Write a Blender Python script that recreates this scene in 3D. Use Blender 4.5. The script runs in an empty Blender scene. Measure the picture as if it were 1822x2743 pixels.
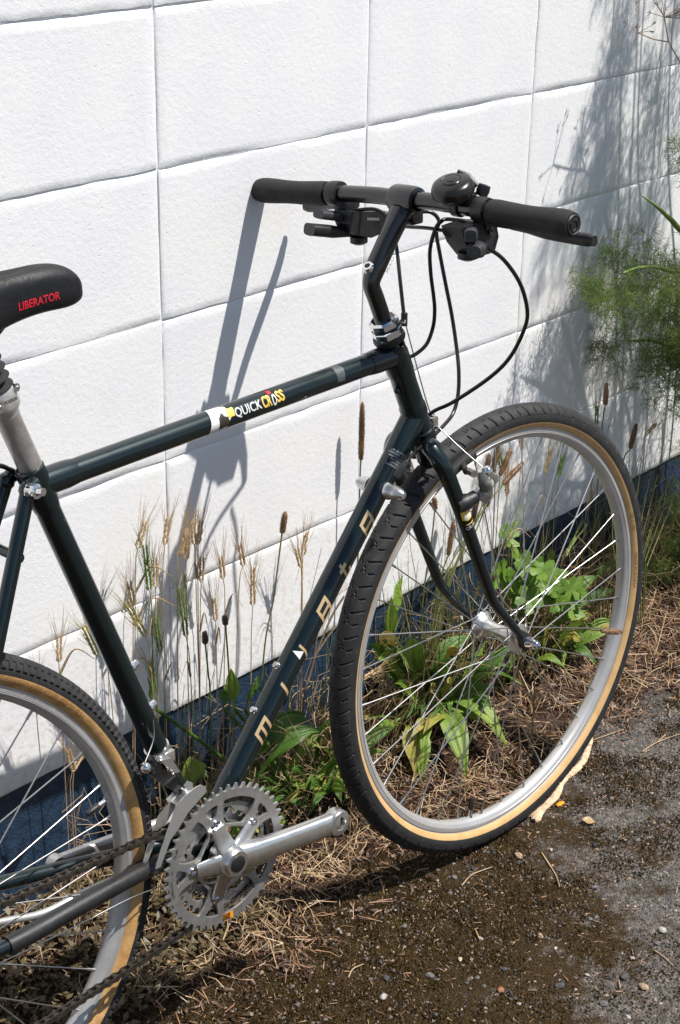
import bpy, bmesh, math, random
import numpy as np
from mathutils import Vector, Matrix, noise as mnoise
R_ = math.radians
scene = bpy.context.scene
col = scene.collection
rng = random.Random(7)
nrg = np.random.default_rng(11)

# ---------------------------------------------------------------- camera
cam_d = bpy.data.cameras.new('camera')
cam_d.sensor_fit = 'VERTICAL'; cam_d.sensor_height = 24.0
cam_d.lens = 4397.35 / 2743.0 * 24.0
cam_d.clip_start = 0.05; cam_d.clip_end = 600
cam_o = bpy.data.objects.new('camera', cam_d); col.objects.link(cam_o)
r_ = Vector((0.6757299, -0.73691404, 0.01862248)); d_ = Vector((-0.29346667, -0.29210366, -0.91024874)); f_ = Vector((0.67621477, 0.60961722, -0.41364289))
mw = Matrix((( r_.x, -d_.x, -f_.x, -1.40481465), (r_.y, -d_.y, -f_.y, -1.59460539), (r_.z, -d_.z, -f_.z, 1.52517366), (0, 0, 0, 1)))
cam_o.matrix_world = mw
scene.camera = cam_o

# ---------------------------------------------------------------- light
SUN = Vector((0.68, -1.0, 2.2)).normalized()          # towards the sun
world = bpy.data.worlds.new('World'); scene.world = world; world.use_nodes = True
wn = world.node_tree.nodes; wl = world.node_tree.links
bg = wn['Background']; sky = wn.new('ShaderNodeTexSky'); sky.sky_type = 'NISHITA'; sky.sun_disc = False
sky.sun_elevation = math.asin(SUN.z); sky.sun_rotation = math.atan2(SUN.x, SUN.y)
sky.air_density = 1.0; sky.dust_density = 0.6; sky.ozone_density = 1.0
wl.new(sky.outputs['Color'], bg.inputs['Color']); bg.inputs['Strength'].default_value = 0.074
sd = bpy.data.lights.new('sun', 'SUN'); sd.energy = 4.9; sd.angle = R_(0.55); sd.color = (1.0, 0.955, 0.89)
so = bpy.data.objects.new('sun', sd); col.objects.link(so)
so.rotation_euler = SUN.to_track_quat('Z', 'Y').to_euler(); so.location = (1, -4, 5)
vs = scene.view_settings; vs.view_transform = 'Standard'; vs.look = 'None'; vs.exposure = 0.42; vs.gamma = 1.0; vs.use_curve_mapping = False

# ---------------------------------------------------------------- tagging
def tag(o, label=None, cat=None, group=None, kind=None):
    if label: o['label'] = label
    if cat: o['category'] = cat
    if group: o['group'] = group
    if kind: o['kind'] = kind
    return o
def empty(name, loc=(0, 0, 0), parent=None):
    o = bpy.data.objects.new(name, None); col.objects.link(o); o.location = loc
    o.empty_display_size = 0.05
    if parent: o.parent = parent
    return o
def link(name, me, parent=None):
    o = bpy.data.objects.new(name, me); col.objects.link(o)
    if parent: o.parent = parent
    return o

# ---------------------------------------------------------------- materials
class NT:
    def __init__(self, name):
        m = bpy.data.materials.new(name); m.use_nodes = True
        self.m = m; self.n = m.node_tree.nodes; self.l = m.node_tree.links
        self.b = self.n['Principled BSDF']; self.out = self.n['Material Output']
    def node(self, t, **kw):
        nd = self.n.new(t)
        for k, v in kw.items():
            if k in nd.bl_rna.properties: setattr(nd, k, v)
        return nd
    def lk(self, a, b): self.l.new(a, b)
    def pos(self, obj=False):
        if obj: return self.node('ShaderNodeTexCoord').outputs['Object']
        return self.node('ShaderNodeNewGeometry').outputs['Position']
    def noise(self, vec, scale, detail=3, rough=.55, dist=0.0):
        nd = self.node('ShaderNodeTexNoise'); nd.inputs['Scale'].default_value = scale; nd.inputs['Detail'].default_value = detail
        nd.inputs['Roughness'].default_value = rough; nd.inputs['Distortion'].default_value = dist
        if vec is not None: self.lk(vec, nd.inputs['Vector'])
        return nd
    def voro(self, vec, scale, feature='F1', rnd=1.0):
        nd = self.node('ShaderNodeTexVoronoi'); nd.feature = feature; nd.inputs['Scale'].default_value = scale; nd.inputs['Randomness'].default_value = rnd
        if vec is not None: self.lk(vec, nd.inputs['Vector'])
        return nd
    def ramp(self, fac, stops, interp='LINEAR'):
        nd = self.node('ShaderNodeValToRGB'); cr = nd.color_ramp; cr.interpolation = interp
        while len(cr.elements) < len(stops): cr.elements.new(.5)
        for e, (p, c) in zip(cr.elements, stops):
            e.position = p; e.color = (c, c, c, 1) if isinstance(c, (int, float)) else (*c, 1)
        self.lk(fac, nd.inputs['Fac']); return nd.outputs['Color']
    def mix(self, fac, a, b, mode='MIX'):
        nd = self.node('ShaderNodeMix'); nd.data_type = 'RGBA'; nd.blend_type = mode
        for s, v in ((nd.inputs[0], fac), (nd.inputs[6], a), (nd.inputs[7], b)):
            if isinstance(v, (int, float)): s.default_value = v if s.type == 'VALUE' else (v, v, v, 1)
            elif isinstance(v, tuple): s.default_value = (*v, 1)
            else: self.lk(v, s)
        return nd.outputs[2]
    def math(self, op, a, b=0.0, clamp=False):
        nd = self.node('ShaderNodeMath'); nd.operation = op; nd.use_clamp = clamp
        for s, v in ((nd.inputs[0], a), (nd.inputs[1], b)):
            if isinstance(v, (int, float)): s.default_value = v
            else: self.lk(v, s)
        return nd.outputs[0]
    def bump(self, h, dist, strength=1.0, prev=None):
        nd = self.node('ShaderNodeBump'); nd.inputs['Distance'].default_value = dist; nd.inputs['Strength'].default_value = strength
        self.lk(h, nd.inputs['Height'])
        if prev is not None: self.lk(prev, nd.inputs['Normal'])
        return nd.outputs['Normal']
    def set(self, color=None, rough=None, metal=None, normal=None, **kw):
        b = self.b
        def put(nm, v):
            if v is None: return
            s = b.inputs[nm]
            if isinstance(v, (int, float)): s.default_value = v
            elif isinstance(v, tuple): s.default_value = (*v, 1) if len(v) == 3 and s.type == 'RGBA' else v
            else: self.lk(v, s)
        put('Base Color', color); put('Roughness', rough); put('Metallic', metal); put('Normal', normal)
        for k, v in kw.items(): put(k.replace('_', ' '), v)
        return self.m

def simple(name, c, rough=.5, metal=0., grain=0.0, gscale=400, bump=0.0, bscale=600, coat=0.0, rvar=0.0, obj=True):
    t = NT(name); p = t.pos(obj)
    colr = c
    if grain > 0:
        nz = t.noise(p, gscale, 4, .6)
        lo = tuple(max(0, x * (1 - grain)) for x in c); hi = tuple(min(1, x * (1 + grain)) for x in c)
        colr = t.ramp(nz.outputs['Fac'], [(.3, lo), (.7, hi)])
    rr = rough
    if rvar > 0:
        n2 = t.noise(p, gscale * .25, 4, .6)
        rr = t.ramp(n2.outputs['Fac'], [(.3, max(.02, rough - rvar)), (.7, min(1, rough + rvar))])
    nm = None
    if bump > 0:
        n3 = t.noise(p, bscale, 3, .6); nm = t.bump(n3.outputs['Fac'], bump)
    kw = {}
    if coat: kw = {'Coat_Weight': coat}
    m = t.set(colr, rr, metal, nm, **kw)
    if coat: t.b.inputs['Coat Roughness'].default_value = .06
    return m

M = {}
def make_materials():
    # painted masonry
    t = NT('white_masonry_paint'); p = t.pos()
    a = t.noise(p, 120, 5, .62); b = t.noise(p, 420, 3, .6); c = t.noise(p, 9, 4, .6); pit = t.voro(p, 85)
    pits = t.ramp(pit.outputs['Distance'], [(.0, 0.0), (.09, 1.0)])
    pmask = t.ramp(t.noise(p, 5, 3, .6).outputs['Fac'], [(.50, 1.0), (.60, 0.0)])
    pp = t.math('MAXIMUM', pits, pmask)
    h = t.math('ADD', t.math('MULTIPLY', a.outputs['Fac'], 1.0), t.math('MULTIPLY', b.outputs['Fac'], .35))
    h = t.math('ADD', h, t.math('MULTIPLY', pp, 1.6))
    nm = t.bump(h, .0009, .75)
    st2 = t.noise(p, 2.6, 5, .7)
    zz = t.node('ShaderNodeSeparateXYZ'); t.lk(p, zz.inputs[0])
    low = t.math('MULTIPLY', t.ramp(t.math('ADD', zz.outputs[2], t.math('MULTIPLY', st2.outputs['Fac'], .25)), [(.42, 1.0), (.62, 0.0)]), t.ramp(t.noise(p, 70, 4, .7).outputs['Fac'], [(.5, 0.0), (.68, .55)]))
    stain = t.ramp(c.outputs['Fac'], [(.33, (.81, .81, .84)), (.58, (.85, .85, .85))])
    stain = t.mix(t.ramp(st2.outputs['Fac'], [(.52, 0.0), (.72, .45)]), stain, (.79, .79, .80))
    stain = t.mix(low, stain, (.50, .44, .36))
    speck = t.ramp(t.voro(p, 34).outputs['Distance'], [(.025, (.45, .44, .44)), (.05, (1, 1, 1))])
    sm = t.ramp(t.noise(p, 14, 2, .5).outputs['Fac'], [(.56, 0.0), (.66, .8)])
    cc = t.mix(sm, stain, t.mix(1.0, stain, speck, 'MULTIPLY'))
    M['white'] = t.set(cc, .62, 0.0, nm)
    # navy paint on the footing
    t = NT('navy_footing_paint'); p = t.pos()
    a = t.noise(p, 45, 5, .65); b = t.noise(p, 230, 3, .6)
    cc = t.ramp(a.outputs['Fac'], [(.3, (.012, .03, .062)), (.6, (.020, .046, .088)), (.78, (.05, .085, .13))])
    h = t.math('ADD', a.outputs['Fac'], t.math('MULTIPLY', b.outputs['Fac'], .4))
    M['navy'] = t.set(cc, .45, 0.0, t.bump(h, .004))
    # frame paint: metallic dark green under clear coat
    t = NT('dark_green_frame_paint'); p = t.pos(True)
    a = t.noise(p, 900, 2, .5); w = t.noise(p, 30, 4, .6); sc = t.voro(p, 130)
    base = t.ramp(a.outputs['Fac'], [(.35, (.0010, .0060, .0075)), (.7, (.003, .0165, .0195))])
    chip = t.ramp(sc.outputs['Distance'], [(.02, 1.0), (.035, 0.0)])
    chm = t.math('MULTIPLY', chip, t.ramp(w.outputs['Fac'], [(.58, 0.0), (.66, 1.0)]))
    M['frame'] = t.set(t.mix(chm, base, (.35, .36, .36)), t.ramp(w.outputs['Fac'], [(.3, .30), (.7, .42)]), .5, None, Coat_Weight=.7)
    t.b.inputs['Coat Roughness'].default_value = .05
    M['black_paint'] = simple('black_gloss_paint', (.003, .0034, .004), .30, 0, .3, 60, coat=.6)
    M['black_plastic'] = simple('black_plastic', (.012, .012, .013), .42, 0, .35, 90, .0003, 900, rvar=.08)
    M['grey_plastic'] = simple('sheen_grey_plastic', (.034, .036, .042), .45, 0, .3, 90, .0003, 900)  # lighter than black plastic: sun reflection on the thumb levers put into the colour
    M['grip'] = simple('foam_rubber_grip', (.013, .0125, .0125), .75, 0, .3, 300, .0006, 1500, rvar=.1)
    M['cable'] = simple('cable_housing', (.010, .010, .011), .28, 0, .2, 60)
    t = NT('tread_rubber'); p = t.pos(True)
    d = t.noise(p, 60, 5, .65); g = t.noise(p, 700, 3, .6)
    M['tread'] = t.set(t.ramp(d.outputs['Fac'], [(.3, (.010, .0098, .0105)), (.55, (.018, .0178, .0185)), (.75, (.040, .038, .036))]), .68, 0, t.bump(g.outputs['Fac'], .0006))
    t = NT('tan_sidewall'); p = t.pos(True)
    d = t.noise(p, 45, 5, .7); g = t.noise(p, 500, 3, .6)
    M['tan'] = t.set(t.ramp(d.outputs['Fac'], [(.28, (.30, .16, .05)), (.5, (.50, .285, .105)), (.72, (.60, .37, .16))]), .6, 0, t.bump(g.outputs['Fac'], .0005))
    M['tan_text'] = simple('raised_tan_lettering', (.33, .17, .06), .55, 0, .2, 200)
    t = NT('machined_alloy'); p = t.pos(True)
    d = t.noise(p, 35, 5, .65); g = t.noise(p, 500, 3, .6)
    M['alloy'] = t.set(t.ramp(d.outputs['Fac'], [(.3, (.50, .50, .49)), (.7, (.66, .66, .65))]), t.ramp(d.outputs['Fac'], [(.3, .46), (.7, .34)]), .8, t.bump(g.outputs['Fac'], .0002))
    t = NT('rim_alloy'); p = t.pos(True)
    d = t.noise(p, 22, 5, .65)
    M['rim'] = t.set(t.ramp(d.outputs['Fac'], [(.3, (.44, .43, .42)), (.7, (.58, .57, .56))]), t.ramp(d.outputs['Fac'], [(.3, .5), (.7, .38)]), .55)
    M['arm'] = simple('grey_brake_alloy', (.26, .25, .24), .38, .7, .2, 120, rvar=.1)
    M['ring'] = simple('chainring_alloy', (.38, .375, .365), .42, .75, .12, 120, .0002, 500, rvar=.08)
    M['polish'] = simple('polished_alloy', (.70, .695, .68), .30, .95, .08, 80, .0001, 600, rvar=.07)
    M['chrome'] = simple('chrome', (.78, .78, .78), .10, 1.0, .05, 60, rvar=.03)
    M['steel'] = simple('spoke_steel', (.50, .49, .48), .36, 1.0, .1, 60)
    M['chain'] = simple('oily_chain_steel', (.10, .085, .072), .42, .8, .5, 250, rvar=.12)
    M['post'] = simple('sandblasted_alloy', (.50, .475, .455), .45, .7, .18, 90, .0003, 500, rvar=.1)
    M['saddle'] = simple('saddle_leatherette', (.0035, .0035, .005), .5, 0, .3, 90, .0006, 160, rvar=.12)
    M['gold'] = simple('gold_lettering', (.62, .45, .24), .4, .35, .1, 300)
    M['white_print'] = simple('white_print', (.72, .72, .70), .5, 0, .12, 200)
    M['grey_print'] = simple('grey_print', (.34, .36, .38), .5, 0, .2, 300)
    M['red_print'] = simple('red_print', (.50, .012, .03), .5, 0, .2, 300)
    M['orange_print'] = simple('orange_print', (.85, .30, .01), .45, 0, .08, 300)
    M['yellow_print'] = simple('yellow_print', (.80, .52, .10), .5, 0, .1, 300)
    M['brown_print'] = simple('brown_print', (.035, .028, .018), .5, 0, .3, 300)
    M['dark_print'] = simple('dark_print', (.02, .02, .02), .5, 0, .2, 300)
    t = NT('clean_tan_sidewall'); p = t.pos(True)
    d = t.noise(p, 30, 4, .6); g = t.noise(p, 500, 3, .6)
    M['tan_front'] = t.set(t.ramp(d.outputs['Fac'], [(.25, (.44, .265, .10)), (.55, (.57, .36, .155)), (.78, (.60, .39, .18))]), .6, 0, t.bump(g.outputs['Fac'], .0004))
    M['pad'] = simple('brake_pad_rubber', (.02, .02, .02), .7, 0, .3, 200)
    M['rust'] = simple('rusted_steel', (.12, .05, .025), .7, .3, .5, 300)
    # plants
    def leafmat(name, c1, c2, c3, trans=.35, vein=True):
        t = NT(name); p = t.pos()
        nz = t.noise(p, 28, 4, .6); n2 = t.noise(p, 320, 2, .5)
        cc = t.ramp(nz.outputs['Fac'], [(.3, c1), (.52, c2), (.74, c3)])
        m = t.set(cc, .48, 0, t.bump(n2.outputs['Fac'], .0006))
        tr = t.node('ShaderNodeBsdfTranslucent'); t.lk(cc, tr.inputs['Color'])
        mx = t.node('ShaderNodeMixShader'); mx.inputs[0].default_value = trans
        t.lk(t.b.outputs[0], mx.inputs[1]); t.lk(tr.outputs[0], mx.inputs[2]); t.lk(mx.outputs[0], t.out.inputs[0])
        return m
    M['leaf0'] = leafmat('plantain_leaf', (.12, .22, .025), (.19, .30, .04), (.30, .35, .07))
    M['leaf1'] = leafmat('deep_green_leaf', (.045, .11, .012), (.075, .165, .02), (.13, .21, .04))
    M['leaf2'] = leafmat('yellowing_leaf', (.20, .24, .04), (.34, .32, .06), (.50, .38, .12))
    M['leaf3'] = leafmat('yellow_dying_leaf', (.42, .28, .05), (.58, .42, .08), (.62, .46, .18))
    M['leaf4'] = leafmat('olive_leaf', (.19, .27, .05), (.26, .33, .07), (.31, .37, .10))
    M['mallow'] = leafmat('mallow_leaf', (.085, .18, .018), (.14, .26, .03), (.22, .31, .05), .35)
    M['fennel'] = leafmat('fennel_thread', (.16, .25, .05), (.23, .32, .08), (.35, .29, .10), .55)
    M['fennel_stem'] = leafmat('fennel_stem', (.10, .18, .04), (.15, .24, .05), (.20, .28, .08), .1)
    M['culm'] = leafmat('green_brown_culm', (.10, .12, .03), (.15, .17, .045), (.25, .21, .09), .1)
    M['straw'] = leafmat('dry_straw', (.38, .25, .13), (.52, .37, .21), (.66, .52, .34), .2)
    M['litter'] = leafmat('litter_straw', (.16, .072, .036), (.36, .205, .118), (.58, .42, .29), .1)
    M['litter_dark'] = leafmat('dark_litter', (.035, .018, .010), (.085, .045, .025), (.18, .10, .06), .05)
    M['ear_tan'] = leafmat('ripe_barley_ear', (.56, .40, .20), (.70, .53, .31), (.78, .65, .44), .45)
    M['ear_green'] = leafmat('green_barley_ear', (.14, .22, .04), (.22, .31, .07), (.32, .37, .12), .3)
    M['ear_yellow'] = leafmat('yellow_barley_ear', (.44, .38, .08), (.56, .48, .14), (.62, .54, .22), .3)
    M['seed'] = leafmat('brown_seed_head', (.10, .05, .02), (.22, .12, .055), (.40, .26, .13), .05)
    M['seed_dark'] = leafmat('dark_seed_head', (.05, .03, .018), (.10, .06, .035), (.20, .13, .07), .05)
    M['leaf5'] = leafmat('dull_dying_weed', (.06, .05, .022), (.10, .075, .035), (.16, .12, .05), .2)
    M['moss'] = leafmat('brown_moss', (.022, .0115, .0012), (.048, .027, .0032), (.085, .052, .008), .05)
    M['bark'] = simple('pale_bark', (.56, .40, .26), .8, 0, .35, 90, .002, 160, obj=False)
    M['twig'] = simple('grey_twig', (.30, .23, .17), .8, 0, .4, 150, .001, 300, obj=False)
    M['dead_leaf'] = leafmat('dead_leaf', (.28, .15, .07), (.42, .26, .14), (.55, .40, .25), .15)
    for i, c in enumerate([(.13, .12, .115), (.055, .055, .058), (.34, .31, .28), (.30, .21, .14), (.02, .021, .023), (.26, .11, .06), (.55, .45, .32)]):
        M['peb%d' % i] = simple('pebble_stone_%s' % 'abcdefg'[i], c, .8, 0, .35, 120, .0015, 260, obj=False)
    # ground
    t = NT('asphalt_and_soil'); p = t.pos()
    sp = t.node('ShaderNodeSeparateXYZ'); t.lk(p, sp.inputs[0]); X, Y = sp.outputs[0], sp.outputs[1]
    v1 = t.voro(p, 260); v2 = t.voro(p, 520); big = t.noise(p, 4.5, 6, .68); mid = t.noise(p, 17, 7, .74); fine = t.noise(p, 700, 3, .6)
    sepc = t.node('ShaderNodeSeparateColor'); t.lk(v1.outputs['Color'], sepc.inputs[0])
    agg = t.ramp(sepc.outputs[0], [(.0, (.042, .040, .040)), (.45, (.108, .098, .090)), (.72, (.155, .139, .126)), (.90, (.215, .190, .168)), (.98, (.34, .29, .24))])
    binder = t.ramp(mid.outputs['Fac'], [(.25, (.082, .073, .066)), (.75, (.126, .113, .102))])
    asph = t.mix(t.ramp(v1.outputs['Distance'], [(.35, .85), (.75, .40)]), binder, agg)
    mossc = t.ramp(t.noise(p, 320, 4, .7).outputs['Fac'], [(.3, (.014, .007, .0010)), (.55, (.042, .0225, .0036)), (.75, (.085, .050, .010))])
    tt = t.math('SUBTRACT', X, Y)
    thr = t.math('ADD', t.math('MULTIPLY', t.math('SUBTRACT', tt, .55), .40), .315)
    mm = t.math('MULTIPLY', t.math('SUBTRACT', t.math('ADD', t.math('MULTIPLY', big.outputs['Fac'], .42), t.math('MULTIPLY', mid.outputs['Fac'], .58)), thr), 11.0, True)
    mm = t.math('MULTIPLY', mm, t.ramp(t.noise(p, 130, 4, .7).outputs['Fac'], [(.26, .35), (.40, 1.0)]))
    g1 = t.mix(mm, asph, mossc)
    soilc = t.ramp(t.noise(p, 180, 5, .7).outputs['Fac'], [(.3, (.014, .007, .0045)), (.5, (.045, .023, .014)), (.7, (.11, .066, .044))])
    yy = t.math('ADD', Y, t.math('MULTIPLY', t.math('SUBTRACT', mid.outputs['Fac'], .5), .22))
    yy = t.math('ADD', yy, t.math('MULTIPLY', t.math('SUBTRACT', big.outputs['Fac'], .5), .14))
    ms = t.math('MULTIPLY', t.math('ADD', yy, .335), 13.0, True)
    g2 = t.mix(ms, g1, soilc)
    h = t.math('ADD', t.math('MULTIPLY', t.ramp(v1.outputs['Distance'], [(.0, 1.0), (.6, 0.0)]), 1.0), t.math('MULTIPLY', fine.outputs['Fac'], .5))
    h = t.math('ADD', h, t.math('MULTIPLY', mid.outputs['Fac'], 1.0))
    M['ground'] = t.set(g2, .88, 0, t.bump(h, .0035))
    t.b.inputs['Specular IOR Level'].default_value = .3
make_materials()
# ---------------------------------------------------------------- mesh builder
def catmull(pts, k=6):
    P = [Vector(p) for p in pts]
    if len(P) < 3: return P
    out = []
    for i in range(len(P) - 1):
        p0 = P[i - 1] if i > 0 else P[0] * 2 - P[1]
        p1, p2 = P[i], P[i + 1]
        p3 = P[i + 2] if i + 2 < len(P) else P[-1] * 2 - P[-2]
        for j in range(k):
            t = j / k
            out.append(.5 * ((2 * p1) + (p2 - p0) * t + (2 * p0 - 5 * p1 + 4 * p2 - p3) * t * t + (3 * p1 - p0 - 3 * p2 + p3) * t ** 3))
    out.append(P[-1]); return out

class MB:
    def __init__(self): self.v = []; self.f = []; self.m = []; self.mi = 0
    def add(self, vs, fs, mi=None):
        o = len(self.v); self.v.extend([tuple(x) for x in vs]); mi = self.mi if mi is None else mi
        for f in fs: self.f.append(tuple(o + i for i in f)); self.m.append(mi)
    def sweep(self, path, rad, n=12, caps=True, up=None, power=2.0, mi=None):
        P = [Vector(p) for p in path]; K = len(P)
        rads = rad if isinstance(rad, (list, tuple)) and len(rad) == K and not (K == 2 and not hasattr(rad[0], '__len__') and isinstance(rad, tuple)) else [rad] * K
        T = []
        for i in range(K):
            a = P[max(0, i - 1)]; b = P[min(K - 1, i + 1)]; d = (b - a)
            T.append(d.normalized() if d.length > 1e-9 else Vector((0, 0, 1)))
        u = Vector(up) if up is not None else (Vector((0, 0, 1)) if abs(T[0].z) < .9 else Vector((1, 0, 0)))
        vs = []
        for i in range(K):
            t = T[i]; u = (u - t * u.dot(t)); u = u.normalized() if u.length > 1e-6 else t.orthogonal().normalized()
            w = t.cross(u); r = rads[i]; ra, rb = (r if hasattr(r, '__len__') else (r, r))
            for j in range(n):
                a = 2 * math.pi * j / n; c, s = math.cos(a), math.sin(a)
                if power != 2.0:
                    c = math.copysign(abs(c) ** (2 / power), c); s = math.copysign(abs(s) ** (2 / power), s)
                vs.append(P[i] + u * (ra * c) + w * (rb * s))
        fs = []
        for i in range(K - 1):
            for j in range(n):
                a = i * n + j; b = i * n + (j + 1) % n; fs.append((a, b, b + n, a + n))
        if caps:
            fs.append(tuple(reversed(range(n)))); fs.append(tuple((K - 1) * n + j for j in range(n)))
        self.add(vs, fs, mi); return self
    def lathe(self, o, d, prof, n=24, mi=None, closed=False):
        o = Vector(o); d = Vector(d).normalized(); u = d.orthogonal().normalized(); w = d.cross(u); vs = []; fs = []
        for r, h in prof:
            for j in range(n):
                a = 2 * math.pi * j / n; vs.append(o + d * h + (u * math.cos(a) + w * math.sin(a)) * max(r, 1e-5))
        K = len(prof)
        for i in range(K - 1 if not closed else K):
            i2 = (i + 1) % K
            for j in range(n):
                fs.append((i * n + j, i * n + (j + 1) % n, i2 * n + (j + 1) % n, i2 * n + j))
        self.add(vs, fs, mi); return self
    def box(self, c, sx, sy, sz, ax=None, bev=0.0, mi=None):
        c = Vector(c); X, Y, Z = ax if ax else (Vector((1, 0, 0)), Vector((0, 1, 0)), Vector((0, 0, 1)))
        bm = bmesh.new(); bmesh.ops.create_cube(bm, size=1.0)
        for v in bm.verts: v.co = Vector((v.co.x * sx, v.co.y * sy, v.co.z * sz))
        if bev > 0: bmesh.ops.bevel(bm, geom=bm.edges[:], offset=bev, segments=2, affect='EDGES', profile=.6)
        bm.verts.index_update()
        self.add([c + X * v.co.x + Y * v.co.y + Z * v.co.z for v in bm.verts], [[v.index for v in f.verts] for f in bm.faces], mi); bm.free(); return self
    def prism(self, poly, f0, f1, mi=None):
        n = len(poly); vs = [f0(p) for p in poly] + [f1(p) for p in poly]
        fs = [tuple(range(n)), tuple(reversed(range(n, 2 * n)))] + [(i, i + n, (i + 1) % n + n, (i + 1) % n) for i in range(n)]
        self.add(vs, fs, mi); return self
    def ball(self, c, r, n=12, sc=(1, 1, 1), mi=None):
        c = Vector(c); vs = []; fs = []; k = max(4, n // 2)
        for i in range(k + 1):
            th = math.pi * i / k
            for j in range(n):
                ph = 2 * math.pi * j / n
                vs.append(c + Vector((r * sc[0] * math.sin(th) * math.cos(ph), r * sc[1] * math.sin(th) * math.sin(ph), r * sc[2] * math.cos(th))))
        for i in range(k):
            for j in range(n): fs.append((i * n + j, (i + 1) * n + j, (i + 1) * n + (j + 1) % n, i * n + (j + 1) % n))
        self.add(vs, fs, mi); return self
    def mesh(self, name, mats, smooth=38, fix=True):
        me = bpy.data.meshes.new(name); me.from_pydata(self.v, [], self.f)
        for m in (mats if isinstance(mats, (list, tuple)) else [mats]): me.materials.append(m)
        me.polygons.foreach_set('material_index', self.m)
        if fix:
            bm = bmesh.new(); bm.from_mesh(me); bmesh.ops.remove_doubles(bm, verts=bm.verts, dist=1e-6)
            bmesh.ops.recalc_face_normals(bm, faces=bm.faces); bm.to_mesh(me); bm.free()
        if smooth is not None:
            me.shade_smooth()
            if smooth < 180: me.set_sharp_from_angle(angle=R_(smooth))
        me.update(); return me
    def build(self, name, mats, parent=None, smooth=38, fix=True):
        return link(name, self.mesh(name, mats, smooth, fix), parent)

def np_mesh(name, V, F, mat, smooth=False):
    V = np.asarray(V, np.float32).reshape(-1, 3); F = np.asarray(F, np.int32); k = F.shape[1]
    me = bpy.data.meshes.new(name); me.vertices.add(len(V)); me.vertices.foreach_set('co', V.ravel())
    me.loops.add(F.size); me.loops.foreach_set('vertex_index', F.ravel())
    me.polygons.add(len(F)); me.polygons.foreach_set('loop_start', np.arange(0, F.size, k, dtype=np.int32))
    me.polygons.foreach_set('use_smooth', np.full(len(F), smooth)); me.materials.append(mat); me.update(calc_edges=True); me.validate(); return me

def flat_text(body, size, bold=0.0):
    cu = bpy.data.curves.new('lettering', 'FONT'); cu.body = body; cu.size = size; cu.resolution_u = 3; cu.offset = bold * size
    o = bpy.data.objects.new('lettering', cu); col.objects.link(o)
    dg = bpy.context.evaluated_depsgraph_get(); me = bpy.data.meshes.new_from_object(o.evaluated_get(dg))
    bm = bmesh.new(); bm.from_mesh(me); bpy.data.objects.remove(o); bpy.data.curves.remove(cu); bpy.data.meshes.remove(me)
    return bm
def polys_bm(polys):
    bm = bmesh.new()
    for p in polys: bm.faces.new([bm.verts.new((x, y, 0)) for x, y in p])
    return bm
def decal(name, bm, fn, mat, parent, seg=.0025, scale=(1, 1), center=None, fit=None):
    bmesh.ops.triangulate(bm, faces=bm.faces[:])
    for _ in range(5):
        long = [e for e in bm.edges if e.calc_length() > seg]
        if not long: break
        bmesh.ops.subdivide_edges(bm, edges=long, cuts=1); bmesh.ops.triangulate(bm, faces=bm.faces[:])
    xs = [v.co.x for v in bm.verts]; ys = [v.co.y for v in bm.verts]
    cx, cy = ((max(xs) + min(xs)) / 2, (max(ys) + min(ys)) / 2) if center is None else center
    if fit: scale = (fit[0] / (max(xs) - min(xs)), fit[1] / (max(ys) - min(ys)))
    for v in bm.verts: v.co = fn((v.co.x - cx) * scale[0], (v.co.y - cy) * scale[1])
    me = bpy.data.meshes.new(name); bm.to_mesh(me); bm.free(); me.materials.append(mat); return link(name, me, parent)

# ---------------------------------------------------------------- ground
ZH = .2337                                            # top of the navy footing
def sstep(a, b, x): t = np.clip((x - a) / (b - a), 0, 1); return t * t * (3 - 2 * t)
def ground_z(x, y, fine=True):
    x = np.asarray(x, float); y = np.asarray(y, float)
    z = .0234 * (np.clip(x, -3, 4) - .368) + .055 * sstep(-.24, -.03, y)
    if fine:
        z = z + .004 * np.sin(x * 9.1 + 1.3 * np.sin(y * 7)) * np.sin(y * 11.3 + 2) * np.clip((np.abs(y + .33) * 4), 0, 1) + .0035 * np.sin(x * 31 + y * 17) * sstep(-.3, -.18, y)
    return z
def gz(x, y): return float(ground_z(x, y))
def make_ground():
    xs = np.unique(np.concatenate([np.linspace(-60, -2.2, 14), np.linspace(-2.2, 3.2, 260), np.linspace(3.2, 60, 14)]))
    ys = np.unique(np.concatenate([np.linspace(-60, -2.4, 14), np.linspace(-2.4, -1.0, 40), np.linspace(-1.0, .12, 140)]))
    X, Y = np.meshgrid(xs, ys); Z = ground_z(X, Y) + .0016 * np.sin(X * 83 + 3 * np.sin(Y * 61)) * np.sin(Y * 97) * (np.abs(X) < 3)
    V = np.stack([X, Y, Z], -1).reshape(-1, 3); nx = len(xs)
    i = np.arange(len(ys) - 1)[:, None] * nx + np.arange(nx - 1)[None]
    F = np.stack([i, i + 1, i + nx + 1, i + nx], -1).reshape(-1, 4)
    o = link('ground', np_mesh('ground', V, F, M['ground'], True)); tag(o, kind='structure')
make_ground()

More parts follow.
